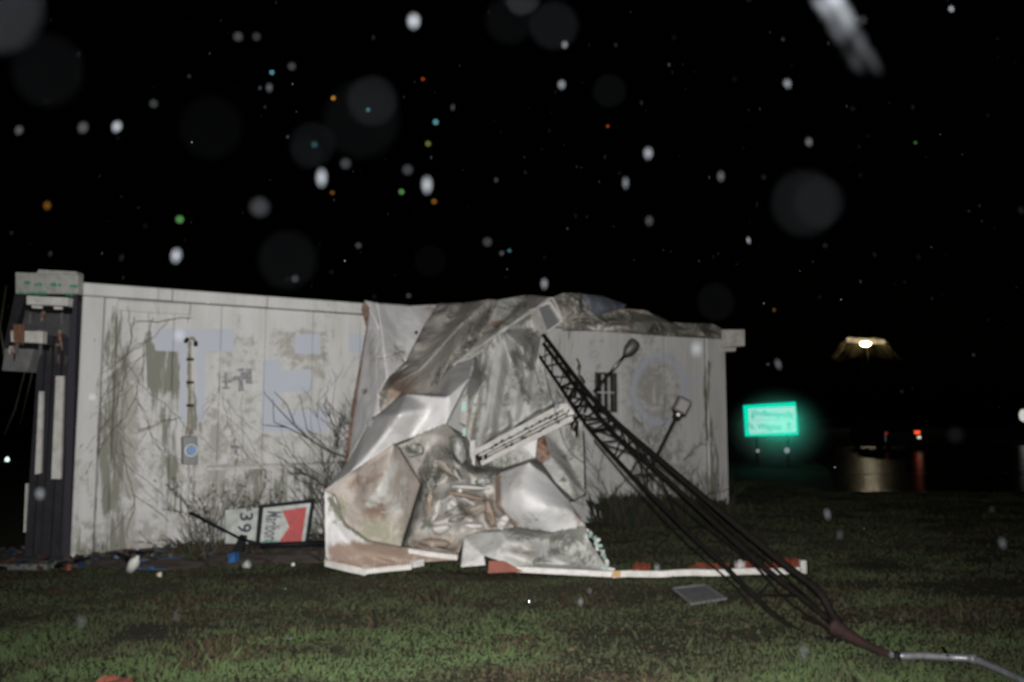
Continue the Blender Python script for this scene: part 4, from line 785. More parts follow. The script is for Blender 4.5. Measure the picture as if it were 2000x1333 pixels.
# ------------------------------------------------------------------ price sign leaning in the weeds
def text_mesh(name, body, M, mt, parent, size=1.0, sx=1.0, ext=.002, bold=0):
    cu = bpy.data.curves.new(name, 'FONT'); cu.body = body; cu.size = size; cu.extrude = ext / 2; cu.offset = bold; cu.align_x = 'CENTER'; cu.align_y = 'CENTER'; cu.resolution_u = 3
    o = bpy.data.objects.new(name, cu); COL.objects.link(o); bpy.context.view_layer.update()
    me = bpy.data.meshes.new_from_object(o.evaluated_get(bpy.context.evaluated_depsgraph_get())); bpy.data.objects.remove(o)
    me.transform(M @ Matrix.Diagonal((sx, 1, 1, 1))); me.materials.clear(); me.materials.append(mt); me.name = name
    return link(name, me, parent)
ys = 9.02
sg = thing('cigarette_price_sign', P(530, 1070, ys), 'toppled black framed sign with red roof shape and white price panel', 'sign')
TL, TR, BR, BL = P(509, 992, ys), P(611, 981, ys + .25), P(598, 1066, ys + .2), P(502, 1063, ys - .03)
sn = ((TR - TL).cross(BL - TL)).normalized()
if sn.y > 0: sn = -sn
def sp_(u, v, off=0.0):
    return TL.lerp(TR, u).lerp(BL.lerp(BR, u), v) + sn * off
def squad(us, off, th):
    b = MB(); b.hexa([sp_(u, v, off) for u, v in us], -sn * th); return b
squad([(.0, .0), (1, 0), (1, 1), (0, 1)], 0, .04).build('face', M_signwhite, sg)
for us in (((-.03, -.07), (1.03, -.07), (1.03, .015), (-.03, .015)), ((-.03, .015), (.05, .015), (.05, 1.05), (-.03, 1.05)), ((.96, .015), (1.03, .015), (1.03, 1.05), (.96, 1.05)), ((.05, .99), (.96, .99), (.96, 1.05), (.05, 1.05))):
    squad(us, .018, .06).build('frame_bar', M_black, sg)
b = MB(); pr = [(.42, .14), (.89, .10), (.89, .93), (.43, .93), (.60, .56)]; n5 = len(pr)
f_ = [sp_(u, v, .003) for u, v in pr]; b_ = [sp_(u, v, .0005) for u, v in pr]
b.add(f_ + b_, [(0, 1, 4), (1, 2, 4), (2, 3, 4)] + [(i, (i + 1) % n5, (i + 1) % n5 + n5, i + n5) for i in range(n5)]); b.build('red_roof_shape', M_signred, sg)
def frame_mat(u, v, off, wx, hy):  # text running downwards, its top towards the right
    o = sp_(u, v, off); X = (sp_(u, v + .1) - sp_(u, v)).normalized(); Yv = (sp_(u + .1, v) - sp_(u, v)).normalized(); Zv = X.cross(Yv).normalized()
    Yv = Zv.cross(X)
    m = Matrix((X * wx, Yv * hy, Zv)).transposed().to_4x4(); m.translation = o; return m
text_mesh('brand_lettering', 'Marlboro', frame_mat(.255, .56, .004, .62, 1.5), M_navy, sg, size=.15, bold=.002)
squad([(.03, .93), (.45, .90), (.45, .995), (.03, .995)], .006, .004).build('mould_band', mat('sign_mould_green', (.06, .17, .11), .6, (.1, .22, .16), 20), sg)
sp2 = thing('price_panel', P(475, 1050, ys - .05), 'white plastic price panel with dark digits beside the black framed sign', 'price panel')
Q0, Q1, Q2, Q3 = P(440, 997, ys + .02), P(508, 992, ys + .02), P(503, 1062, ys - .03), P(440, 1062, ys - .03)
b = MB(); b.hexa([Q0, Q1, Q2, Q3], (0, .012, 0)); b.build('panel', M_signwhite, sp2)
def pm(px, py, ang=0, wx=1, hy=1):
    o = P(px, py, ys - .02); a = math.radians(-90 + ang); X = Vector((math.cos(a), 0, math.sin(a))); Yv = Vector((-math.sin(a), 0, math.cos(a))); Zv = X.cross(Yv)
    m = Matrix((X * wx, Yv * hy, Zv)).transposed().to_4x4(); m.translation = o; return m
text_mesh('digit', '3', pm(480, 1010, 3, 1.1, 1.05), M_navy, sp2, size=.19, bold=.003); text_mesh('digit', '9', pm(476, 1032, 3, 1.0, 1.05), M_navy, sp2, size=.20, bold=.003)
text_mesh('dollar_sign', '$', pm(486, 996, 3), M_navy, sp2, size=.08)
b = MB(); b.tube([P(372, 1002, ys - .05), P(420, 1027, ys - .12), P(470, 1053, ys - .15), P(520, 1066, ys - .12)], .016, 7); b.tube([P(470, 1050, ys - .16), P(500, 1066, ys - .2)], .014, 6); b.build('sign_post', M_black, sg, smooth=True)
b = MB(); b.tube([P(508, 1066, ys - .1), P(640, 1061, ys + .1)], .03, 8); b.build('bottom_rail', M_black, sg, smooth=True)
b = MB(); b.hexa([P(468, 1046, ys - .1), P(480, 1048, ys - .1), P(474, 1078, ys - .1), P(452, 1080, ys - .1)], (0, .06, 0)); b.build('stand', M_black, sg)

# ------------------------------------------------------------------ debris
def lump(name, c, s, mt, seed, parent=None, **kw):
    bm = bmesh.new(); bmesh.ops.create_icosphere(bm, subdivisions=3, radius=1)
    for v in bm.verts:
        n_ = v.co.copy(); k = 1 + .38 * noise.fractal(n_ * 1.6 + Vector((seed * 3.1, 0, 0)), .8, 2, 3) + .15 * noise.noise(n_ * 5 + Vector((0, seed, 0)))
        v.co = Vector((n_.x * s[0], n_.y * s[1], max(n_.z, -.35) * s[2])) * k
    me = bpy.data.meshes.new(name); bm.to_mesh(me); bm.free(); me.materials.append(mt)
    o = link(name, me, parent, **kw); o.location = c
    if parent: o.matrix_parent_inverse = world(parent).inverted()
    return o
def debris():
    b = MB(); r = random.Random(21); mats = [M_black, mat('dark_brown_rubble', (.05, .033, .025), .7), mat('dark_green_rubble', (.02, .05, .035), .5), mat('grey_rubble', (.055, .055, .052), .7), mat('rust_rubble', (.045, .022, .015), .7), mat('navy_rubble', (.02, .035, .07), .4)]
    for i in range(900):
        px = r.uniform(0, 640) if r.random() < .85 else r.uniform(1140, 1420)
        w = Wp(px, 1000, 0); s_ = (w - C0).dot(WD)
        if px < 135: base = G(px, r.uniform(1075, 1115))
        else:
            off = abs(r.gauss(0, .16)) + .04; base = wxyz(s_, 0, off)
        pile = .06 + .10 * math.exp(-((px - 590) / 90) ** 2) + .04 * math.exp(-((px - 250) / 120) ** 2)
        c = base + Vector((0, 0, r.uniform(0, pile))); M = Matrix.Rotation(r.uniform(0, 6), 3, 'Z') @ Matrix.Rotation(r.uniform(-1, 1), 3, 'X')
        sz = r.uniform(.02, .08); b.box(c, (sz * r.uniform(.6, 2.4), sz, sz * r.uniform(.15, .6)), M, r.choice((0, 0, 1, 1, 1, 2, 3, 4, 5)) if px < 800 else r.choice((1, 2, 1, 0)))
    b.build('rubble', mats, label='dark splintered rubble and rotting scraps along the foot of the white wall', cat='rubble', kind='stuff')
debris()
for i, (x, y, sx, sy_, sz, lab) in enumerate(((200, 1104, .30, .12, .07, 'low heap of dark dirt at the left corner of the wall'), (310, 1110, .55, .14, .08, 'long low heap of dark dirt under the blue sheet'), (470, 1102, .42, .16, .11, 'dark dirt heap below the white price panel'),
                                       (575, 1096, .42, .2, .16, 'tallest dark dirt heap under the black framed sign'))):
    lump('dirt_heap', G(x, y), (sx, sy_, sz), mat('dark_heap', (.018, .018, .015), .85, (.035, .022, .016), 12, .5, 25), i, label=lab, cat='dirt heap', group='dirt heaps along the wall')
bp_ = {'1': (252, 1100, 8.92), '2': (272, 1092, 9.0), '3': (300, 1094, 9.0), '4': (330, 1088, 9.05), '5': (362, 1092, 9.05), '6': (360, 1106, 8.9), '7': (320, 1114, 8.75), '8': (262, 1112, 8.78), '9': (300, 1104, 8.8)}
o = sheet('blue_plastic_sheet', list('12345678'), ['9'], [('9', '4')], M_blue, amp=.03, sc=9, ptd=bp_, par=None); o.parent = None
props(o, 'crumpled blue plastic sheet lying at the foot of the white wall', 'plastic sheet')
b = MB(); b.hexa([P(444, 1083, 8.85), P(457, 1080, 8.85), P(459, 1098, 8.8), P(446, 1101, 8.8)], (.02, .09, 0)); b.build('blue_carton', M_blue, label='small blue carton standing in dirt under the price panel', cat='carton', bevel=.004)
def lathe(b, c, ax, prof, k=12, mi=0):
    a = ax.orthogonal().normalized(); d = ax.cross(a); vs = [c + ax * t + (a * math.cos(2 * math.pi * j / k) + d * math.sin(2 * math.pi * j / k)) * r for t, r in prof for j in range(k)]
    n = len(prof); fs = [(i * k + j, i * k + (j + 1) % k, (i + 1) * k + (j + 1) % k, (i + 1) * k + j) for i in range(n - 1) for j in range(k)] + [tuple(range(k))[::-1], tuple((n - 1) * k + j for j in range(k))]
    b.add(vs, fs, mi)
for (x, y, m_, lab, nm, pr, ax, sc_) in ((254, 1114, M_white, 'crushed white plastic jug at left end of the blue sheet', 'plastic_jug', ((0, .05), (.10, .055), (.14, .04), (.16, .02), (.18, .02)), Vector((.5, -.2, .8)), 1.0),
                                  (573, 1103, M_white, 'small round white bottle cap in the dark heap below the framed sign', 'bottle_cap', ((0, .02), (.015, .02), (.02, .016)), Vector((0, -1, .2)), 1.0),
                                  (307, 1123, mat('pale_yellow_cup', (.5, .46, .3), .5), 'small pale yellow cup lying on grass below the blue sheet', 'paper_cup', ((0, .02), (.05, .028)), Vector((1, -.3, .1)), 1.0),
                                  (475, 1106, M_signwhite, 'crumpled pale paper cup beside the small blue carton', 'paper_cup', ((0, .03), (.03, .035), (.07, .045), (.09, .04)), Vector((.7, -.4, .3)), 1.0),
                                  (500, 1092, mat('teal_bottle', (.03, .18, .15), .2), 'teal glass bottle lying in the dark heap left of the framed sign', 'glass_bottle', ((0, .03), (.12, .032), (.16, .014), (.21, .012)), Vector((1, -.1, .05)), 1.0)):
    b = MB(); lathe(b, G(x, y, .03), ax.normalized(), pr); b.build(nm, m_, label=lab, cat=nm.split('_')[-1], smooth=True)
lump('orange_brick_chunk', G(214, 1350, .0), (.13, .10, .075), M_orange, 5, label='broken orange brick chunk on grass at bottom left edge', cat='brick')
for i, (x, y, s_, lab) in enumerate(((40, 1082, .09, 'orange brick in the dark at far left of the porch'), (12, 1100, .11, 'dull red brick at the far left edge below the porch'), (132, 1108, .04, 'small orange brick fragment at the foot of the wall corner'))):
    b = MB(); b.box(G(x, y, .035), (s_ * 2, s_, .065), Matrix.Rotation(.4 + i, 3, 'Z')); b.build('loose_brick', M_orange, label=lab, cat='brick', bevel=.006, group='bricks by the porch')
b = MB(); q = wxyz(-.7, 0, -.2); b.box((q.x, q.y + .2, .03), (1.4, .9, .06)); b.build('porch_slab', M_kerb, wing)
lump('green_stone_patch', G(565, 1248, 0), (.03, .02, .012), M_kerb, 3, label='small pale stone in the grass in front of the canopy', cat='stone')
# metal floor grate on the grass
gr = thing('metal_grate', G(1366, 1162), 'small grey metal grate lying on the grass below the white rail', 'grate')
g4 = [G(1315, 1150, .03), G(1378, 1143, .045), G(1418, 1170, .04), G(1352, 1180, .03)]
def gq(u, v): return g4[0].lerp(g4[1], u).lerp(g4[3].lerp(g4[2], u), v)
b = MB()
for a, c in (((0, 0), (1, 0)), ((1, 0), (1, 1)), ((1, 1), (0, 1)), ((0, 1), (0, 0))): b.tube([gq(*a), gq(*c)], .012, 6)
b.build('rim', M_pipe, gr)
for i in range(1, 15): b = MB(); b.tube([gq(i / 15, 0), gq(i / 15, 1)], .0055, 5); b.build('bar', M_pipe, gr)
b = MB(); b.hexa([gq(.03, .06) - Vector((0, 0, .012)), gq(.97, .06) - Vector((0, 0, .012)), gq(.97, .94) - Vector((0, 0, .012)), gq(.03, .94) - Vector((0, 0, .012))], (0, 0, -.006)); b.build('tray', mat('grate_tray', (.075, .078, .082), .5), gr)

# ------------------------------------------------------------------ shrubs, weeds, vines
def shrub(name, root, n, h, spread, r0, label, cat, seed, lean=(0, 0), heads=False, levels=3, group=None, droop=.1):
    r = random.Random(seed); t = thing(name, root, label, cat, group); b = MB(); tw = MB()
    def grow(p, d, L, rad, lev):
        pts = [p]; k = 5; q = p.copy(); dd = d.copy()
        for i in range(k):
            dd = (dd + Vector((r.uniform(-.22, .22), r.uniform(-.18, .18), r.uniform(-.12, .16) - droop * i * .1))).normalized(); q = q + dd * L / k; pts.append(q.copy())
        (b if lev == 0 else tw).tube(pts, [rad * (1 - .16 * i) for i in range(k + 1)], 4 if lev else 5, cap=False)
        if heads and lev >= 1 and r.random() < .55:
            for _ in range(3): tw.box(pts[-1] + Vector((r.uniform(-.02, .02), r.uniform(-.02, .02), r.uniform(-.02, .02))), (.010, .010, .010), Matrix.Rotation(r.random() * 3, 3, 'X'))
        if lev < levels:
            for _ in range(r.randint(2, 4) if lev else r.randint(4, 6)):
                i = r.randint(1, k); nd = (dd + Vector((r.uniform(-1, 1), r.uniform(-.7, .7), r.uniform(-.4, .8)))).normalized(); grow(pts[i], nd, L * r.uniform(.35, .6), max(rad * .55, .0016), lev + 1)
    for i in range(n):
        a = r.uniform(-1, 1); d = Vector((a * spread + lean[0], r.uniform(-.25, .25) + lean[1], 1)).normalized(); grow(Vector(root) + Vector((a * spread * .25, r.uniform(-.06, .06), 0)), d, h * r.uniform(.55, 1), r0, 0)
    b.build('stem', M_twig, t); tw.build('twigs', M_twig, t, kind='stuff')
    return t
gz = lambda px, off: wxyz(wall_s(px, 1050), 0, off)
shrub('bare_shrub', gz(700, .42), 17, 1.75, .8, .012, 'large tangled bare shrub between the white wall and the collapsed canopy', 'shrub', 3, lean=(-.45, 0), levels=3)
shrub('bare_shrub', gz(665, .35), 10, 1.5, .6, .010, 'thin upright bare shrub rising behind the framed sign', 'shrub', 14, lean=(-.1, 0), levels=2)
shrub('dead_weed', gz(415, .25), 14, .85, .9, .009, 'dead weed with dry seed heads against the wall below the meter', 'weed', 5, lean=(-.25, 0), heads=True, levels=2)
shrub('dead_weed', gz(470, .2), 6, .8, .6, .006, 'leaning dead weed behind the white price panel', 'weed', 6, lean=(.1, 0), heads=True, levels=2)
shrub('dead_weed', gz(190, .15), 5, .28, .8, .004, 'short dry weed at the foot of the left wall corner', 'weed', 7, levels=2)
shrub('bare_shrub', gz(1195, .5), 8, 1.2, .9, .008, 'dark bushy shrub at the right wall behind the mast', 'shrub', 8, levels=3)
shrub('bare_shrub', gz(1270, .45), 7, .9, .9, .008, 'dark low shrub behind the middle of the mast', 'shrub', 9, levels=3)
shrub('dead_weed', gz(1350, .35), 7, .7, .9, .006, 'tall thin weed near the right end of the wall', 'weed', 10, levels=2)
def tall_weeds(px0, px1, o0, o1, n, h0, h1, cols, label, seed):
    r = random.Random(seed); b = MB(); ms = [mat('weed_blade', c, .8, spec=.1) for c in cols]
    for i in range(n):
        px = r.triangular(px0, px1, px0 + (px1 - px0) * .3); p = gz(px, r.uniform(o0, o1)); h = r.uniform(h0, h1) * (1 - .5 * (px - px0) / (px1 - px0)); a = r.random() * 6.28; w = r.uniform(.003, .008)
        dx = Vector((math.cos(a), math.sin(a), 0)) * w; ln = Vector((r.uniform(-.4, .4), r.uniform(-.2, .2), 0)) * h
        b.add([p - dx, p + dx, p + ln * .4 + dx * .8 + Vector((0, 0, h * .6)), p + ln + Vector((0, 0, h * r.uniform(.7, 1)))], [(0, 1, 2), (0, 2, 3)], r.randrange(len(ms)))
        if r.random() < .5:
            q = p + ln * r.uniform(.2, .9) + Vector((0, 0, h * r.uniform(.3, .9))); s_ = r.uniform(.01, .03); M = Matrix.Rotation(r.random() * 6, 3, 'Z') @ Matrix.Rotation(r.random() * 3, 3, 'X')
            b.add([q + M @ Vector(v) * s_ for v in ((-1, 0, 0), (0, -.5, 0), (1, 0, 0), (0, .5, .1))], [(0, 1, 2, 3)], r.randrange(len(ms)))
    b.build('tall_weeds', ms, label=label, cat='weeds', kind='stuff')
tall_weeds(1140, 1425, .05, .9, 3400, .12, .60, [(.012, .016, .009), (.022, .024, .014), (.03, .026, .016)], 'dense dark tall weeds along the foot of the right half of the wall', 41)
tall_weeds(300, 640, .04, .35, 900, .08, .26, [(.02, .022, .012), (.05, .048, .028), (.035, .028, .018)], 'short dry brown weeds along the wall behind the toppled signs', 42)
shrub('dead_weed', G(600, 1092), 12, .38, 1.6, .008, 'low tangle of dark twigs in front of the black framed sign', 'weed', 61, levels=3)
shrub('dead_weed', G(628, 1080), 16, .75, .9, .009, 'dense dark twigs pressed against the left edge of the canopy', 'weed', 62, lean=(-.2, 0), levels=3)
shrub('dead_weed', G(405, 1094), 14, .55, 1.3, .008, 'broken twigs around the slanted black sign post', 'weed', 63, levels=2)
# long fallen branch reaching left over the letters
b = MB(); q = curve_path([Wp(700, 900, .5), Wp(640, 880, .5), Wp(590, 845, .45), Wp(545, 800, .4), Wp(514, 765, .35)], 5); b.tube(q, [.014 - .0005 * i for i in range(len(q))], 6)
for (a, c, e) in (((650, 885), (600, 840), (585, 770)), ((610, 860), (560, 835), (512, 830)), ((575, 828), (560, 790), (535, 765)), ((560, 835), (535, 825), (533, 780))):
    b.tube([Wp(*a, .48), Wp(*c, .44), Wp(*e, .4)], [.008, .006, .003], 5)
b.build('fallen_branch', M_twig, label='bare branch leaning left across the faded blue letter on the wall', cat='branch', smooth=True)
vine = thing('dead_vine', gz(235, .03), 'thin dead vines clinging to the left end of the white wall', 'vine'); r = random.Random(17); b = MB()
def vwalk(x, y, dx, dy, L, rad):
    pts = []; 
    for i in range(int(L)):
        pts.append(Wp(x, y, .035 + r.uniform(-.008, .012))); x += dx * 9 + r.uniform(-3.5, 3.5); y += dy * 9 + r.uniform(-2.5, 2.5); dx += r.uniform(-.14, .14); dx = max(-1, min(1, dx))
        if r.random() < .13 and L > 8: vwalk(x, y, dx + r.choice((-.7, .7)), dy * .8 + .1, L * .45, rad * .7)
        if y > 1085 or x < 145: break
    if len(pts) > 2: b.tube(pts, rad, 4, cap=False)
for (x, y, dx, dy, L, rad) in ((375, 620, -.95, .03, 15, .006), (300, 622, -.3, .9, 42, .0045), (262, 620, -.1, 1, 44, .005), (330, 622, -.6, .6, 20, .0035), (285, 690, -.5, .7, 30, .0035), (250, 700, -.3, .9, 36, .0035), (355, 816, -.8, .25, 14, .004),
                       (248, 600, .1, 1, 12, .004), (222, 720, -.2, .9, 30, .003), (165, 720, .3, .9, 20, .003), (170, 640, .5, .8, 22, .003), (235, 860, -.05, 1, 22, .005), (372, 594, .1, 1, 5, .004), (425, 730, .02, 1, 22, .0035), (445, 780, .05, 1, 14, .003), (475, 770, .05, 1, 16, .003)):
    vwalk(x, y, dx, dy, L, rad)
b.build('tendril', mat('dead_vine_bark', (.11, .09, .075), .7), vine)

# ------------------------------------------------------------------ far things: green road sign, lamp, car
fs = thing('green_guide_sign', G(1503, 905), 'brightly lit green highway guide sign beyond the right end of the building', 'road sign')
YS = 27.0
M_gface = mat('lit_sign_face', (.0, .0, .0), .9, emis=(.38, .70, .62), estr=1.0, spec=0)
M_gedge = mat('sign_glow_edge', (.0, .02, .01), .9, emis=(.0, .62, .42), estr=1.05, spec=0)  # glowing rim put in for the blurred green edge of the sign
q = [P(1462, 799, YS), P(1553, 794, YS), P(1555, 844, YS), P(1464, 848, YS)]
b = MB(); b.hexa(q, (0, .12, 0)); b.build('face', M_gface, fs)
bo = [P(1453, 792, YS), P(1554, 785, YS), P(1560, 850, YS), P(1457, 853, YS)]; b = MB(); frame(b, bo, q, (0, .1, 0)); b.build('border', M_gedge, fs)
M_glet = mat('sign_letters', (.0, .0, .0), .9, emis=(.06, .50, .38), estr=1.0, spec=0)
def sgm(px, py, rot=-.05): m = Matrix.Rotation(math.pi / 2, 4, 'X'); m = Matrix.Rotation(rot * -1, 4, 'Y') @ m; m.translation = P(px, py, YS - .03); return m
text_mesh('place_name', 'Indianapolis', sgm(1511, 809), M_glet, fs, size=.27, bold=.008)
text_mesh('place_name', 'Ft. Wayne', sgm(1492, 834, -.03), M_glet, fs, size=.27, bold=.008)
b = MB(); b.hexa([P(1466, 821, YS - .02), P(1552, 818, YS - .02), P(1552, 819, YS - .02), P(1466, 822, YS - .02)], (0, .01, 0)); b.build('divider', M_glet, fs)
def arrow(px, py, s, rot):
    b = MB(); pts = [(0, 1), (.6, .2), (.22, .2), (.22, -1), (-.22, -1), (-.22, .2), (-.6, .2)]; c = P(px, py, YS - .03); cr, sr = math.cos(rot), math.sin(rot)
    v = [c + Vector(((x * cr - z * sr) * s, 0, (x * sr + z * cr) * s)) for x, z in pts]; n = len(v); b.add(v + [q + Vector((0, .01, 0)) for q in v], [tuple(range(n))] + [(i, (i + 1) % n, (i + 1) % n + n, i + n) for i in range(n)]); b.build('arrow', M_glet, fs)
arrow(1470, 811, .14, math.pi); arrow(1541, 832, .14, 0)
b = MB(); bot = P(1475, 850, YS).z
for px in (1478, 1538): p = P(px, 850, YS + .2); b.tube([(p.x, p.y, 0), (p.x, p.y, p.z + .2)], .05, 8)
b.build('post', M_black, fs)
gl = bpy.data.lights.new('added_sign_glow', 'AREA'); gl.shape = 'RECTANGLE'; gl.size = 1.7; gl.size_y = 1.0; gl.energy = 34; gl.color = (.0, 1.0, .62); go = bpy.data.objects.new('added_sign_glow', gl); COL.objects.link(go)  # added green lamp that lights the mist ball for the halo
go.location = P(1507, 822, YS - .25); go.rotation_euler = (math.radians(92), 0, math.radians(-15)); go.parent = fs; go.matrix_parent_inverse = world(fs).inverted()

# added mist ball that carries the green halo round the sign
def mist(name, c, rad, dens, label, colr=(1, 1, 1)):
    bm = bmesh.new(); bmesh.ops.create_icosphere(bm, subdivisions=4, radius=1); me = bpy.data.meshes.new(name); bm.to_mesh(me); bm.free()
    m = bpy.data.materials.new(name + '_volume'); m.use_nodes = True; t = m.node_tree; t.nodes.clear(); out = t.nodes.new('ShaderNodeOutputMaterial'); v = t.nodes.new('ShaderNodeVolumePrincipled'); L = t.links.new
    v.inputs['Color'].default_value = (*colr, 1); v.inputs['Anisotropy'].default_value = .0
    tc = t.nodes.new('ShaderNodeTexCoord'); ln = t.nodes.new('ShaderNodeVectorMath'); ln.operation = 'LENGTH'; L(tc.outputs['Object'], ln.inputs[0])
    mr = t.nodes.new('ShaderNodeMapRange'); mr.interpolation_type = 'SMOOTHSTEP'; mr.inputs[1].default_value = 1; mr.inputs[2].default_value = .0; mr.inputs[3].default_value = 0; mr.inputs[4].default_value = 1; L(ln.outputs['Value'], mr.inputs[0]); pw = t.nodes.new('ShaderNodeMath'); pw.operation = 'POWER'; pw.inputs[1].default_value = 1.8; L(mr.outputs[0], pw.inputs[0]); ml = t.nodes.new('ShaderNodeMath'); ml.operation = 'MULTIPLY'; ml.inputs[1].default_value = dens; L(pw.outputs[0], ml.inputs[0]); L(ml.outputs[0], v.inputs['Density'])
    L(v.outputs[0], out.inputs['Volume']); me.materials.append(m); o = link(name, me, label=label, cat='mist', kind='stuff'); o.location = c; o.scale = rad; return o
mist('mist', P(1518, 842, YS + .35), (2.1, 1.5, 1.7), 1.3, 'added mist ball shaped to give the guide sign a green halo')

YL = 110.0; K = 3.05; lc = P(1690, 672, YL)
lamp = thing('street_lamp', (lc.x, YL + 1.5, 0), 'glowing warm street lamp with its flared glow built as a shade over the road', 'street lamp')
bmL = MB(); k = 40; prof = [(.28, .55), (.22, .85), (.05, 1.02), (-.25, 1.1), (-.55, 1.35), (-.85, 1.62)]; vs = []; fs_ = []  # flared glow around the lamp, shaped as a translucent shell with ribs
for (z, r_) in prof:
    r0_ = r_
    for j in range(k):
        a = 2 * math.pi * j / k; r_ = r0_ * (1 + .30 * noise.noise(Vector((math.cos(a) * 1.6, math.sin(a) * 1.6, z * 2)))); flu = 1 + (.10 * math.cos(a * 5 + .6)) * max(0, (.1 - z)); zz = z - max(0, -z) * .16 * math.cos(a * 5 + .6)
        vs.append(lc + K * Vector((math.cos(a) * r_ * flu * .92, math.sin(a) * r_ * flu * .82, zz * .82)))
for i in range(len(prof) - 1):
    for j in range(k): fs_.append((i * k + j, i * k + (j + 1) % k, (i + 1) * k + (j + 1) % k, (i + 1) * k + j))
bmL.add(vs, fs_)
mg = bpy.data.materials.new('amber_glow_shell'); mg.use_nodes = True; t = mg.node_tree; t.nodes.clear(); out = t.nodes.new('ShaderNodeOutputMaterial'); mx = t.nodes.new('ShaderNodeMixShader'); tr = t.nodes.new('ShaderNodeBsdfTransparent'); tl = t.nodes.new('ShaderNodeBsdfTranslucent'); tl.inputs[0].default_value = (.85, .72, .42, 1)
lw = t.nodes.new('ShaderNodeTexNoise'); lw.inputs['Scale'].default_value = .7; lw.inputs['Detail'].default_value = 4; g_ = t.nodes.new('ShaderNodeNewGeometry'); t.links.new(g_.outputs['Position'], lw.inputs['Vector'])
mr = t.nodes.new('ShaderNodeMapRange'); mr.inputs[1].default_value = .4; mr.inputs[2].default_value = .75; mr.inputs[3].default_value = .03; mr.inputs[4].default_value = .30; t.links.new(lw.outputs[0], mr.inputs[0])
t.links.new(mr.outputs[0], mx.inputs[0]); t.links.new(tr.outputs[0], mx.inputs[1]); t.links.new(tl.outputs[0], mx.inputs[2]); t.links.new(mx.outputs[0], out.inputs[0])
bmL.build('glow_shade', mg, lamp, smooth=True)
M_rib = mat('lamp_glow_rib', (.5, .4, .22), .5)
for j in range(5):
    a = 2 * math.pi * (j / 5) - .12 ; pts = []
    for (z, r_) in prof:
        an = a; flu = 1 + (.10 * math.cos(an * 5 + .6)) * max(0, (.1 - z)); zz = z - max(0, -z) * .16 * math.cos(an * 5 + .6); pts.append(lc + K * Vector((math.cos(an) * r_ * flu * .93, math.sin(an) * r_ * flu * .83, zz * .83)))
    b = MB(); b.tube(pts, .05, 5); b.build('glow_rib', M_rib, lamp, smooth=True)
M_bulb = mat('lamp_bulb', (1, .9, .7), .5, emis=(1, .86, .58), estr=17)
bm = bmesh.new(); bmesh.ops.create_uvsphere(bm, u_segments=16, v_segments=10, radius=.48); bmesh.ops.scale(bm, vec=(1.5, 1, .75), verts=bm.verts); bmesh.ops.translate(bm, vec=lc + Vector((.05, 0, 0)), verts=bm.verts); me = bpy.data.meshes.new('bulb'); bm.to_mesh(me); bm.free(); me.materials.append(M_bulb); link('bulb', me, lamp)
b = MB(); b.hexa([lc + K * Vector(q) for q in ((-.75, -.1, .1), (.85, -.1, .0), (.85, -.1, .16), (-.75, -.1, .28))], (0, .9, 0)); b.build('reflector', mat('lit_reflector', (.7, .6, .4), .4, emis=(1, .78, .45), estr=.45), lamp, bevel=.04)
b = MB(); b.tube([(lc.x, YL + 1.5, 0), (lc.x, YL + 1.5, lc.z + 1.6), (lc.x, YL + .8, lc.z + 1.8), (lc.x, YL, lc.z + 1.2)], .14, 8); b.build('pole', M_dkmetal, lamp, smooth=True)

car = thing('distant_car', G(1760, 885), 'dark car far away on the road with red tail lights lit', 'car')
YC = 40.0; cx = P(1762, 840, YC).x; M_car = mat('dark_car_paint', (.02, .02, .024), .25)
b = MB(); prof2 = [(-2.1, .35), (2.1, .35), (2.15, .75), (1.95, .95), (1.15, 1.0), (.7, 1.42), (-1.0, 1.45), (-1.6, 1.0), (-2.1, .92)]
for side in (0,):
    n = len(prof2); v = [Vector((cx - .85, YC + y + 2.1, z)) for y, z in prof2] + [Vector((cx + .85, YC + y + 2.1, z)) for y, z in prof2]
    b.add(v, [tuple(range(n)), tuple(range(2 * n - 1, n - 1, -1))] + [(i, i + n, (i + 1) % n + n, (i + 1) % n) for i in range(n)])
b.build('body', M_car, car, bevel=.05)
b = MB(); b.hexa([(cx - .65, YC + .68, 1.05), (cx + .65, YC + .68, 1.05), (cx + .58, YC + 1.06, 1.38), (cx - .58, YC + 1.06, 1.38)], (0, -.02, .01)); b.build('rear_window', mat('car_glass', (.01, .01, .012), .05), car)
for sx in (-1, 1):
    for yy in (.75, 3.35):
        b = MB(); disc(b, Vector((cx + sx * .72, YC + yy, .32)), .32, 16, Vector((sx, 0, 0)), .16); b.build('wheel', M_black, car)
b = MB(); b.box((cx + .72, YC - .01, .86), (.26, .05, .16)); b.build('tail_light', mat('tail_light_lit', (.5, .02, .01), .4, emis=(1.0, .09, .02), estr=1.2), car)
b = MB(); b.box((cx - .78, YC - .01, .82), (.1, .05, .12)); b.build('tail_light', mat('tail_light_dim', (.3, .02, .01), .4, emis=(.35, .03, .01), estr=.5), car)
b = MB(); b.box((cx + .80, YC - .01, .62), (.16, .05, .12)); b.build('reversing_light', mat('white_lamp', (.8, .8, .8), .4, emis=(.8, .75, .6), estr=.9), car)
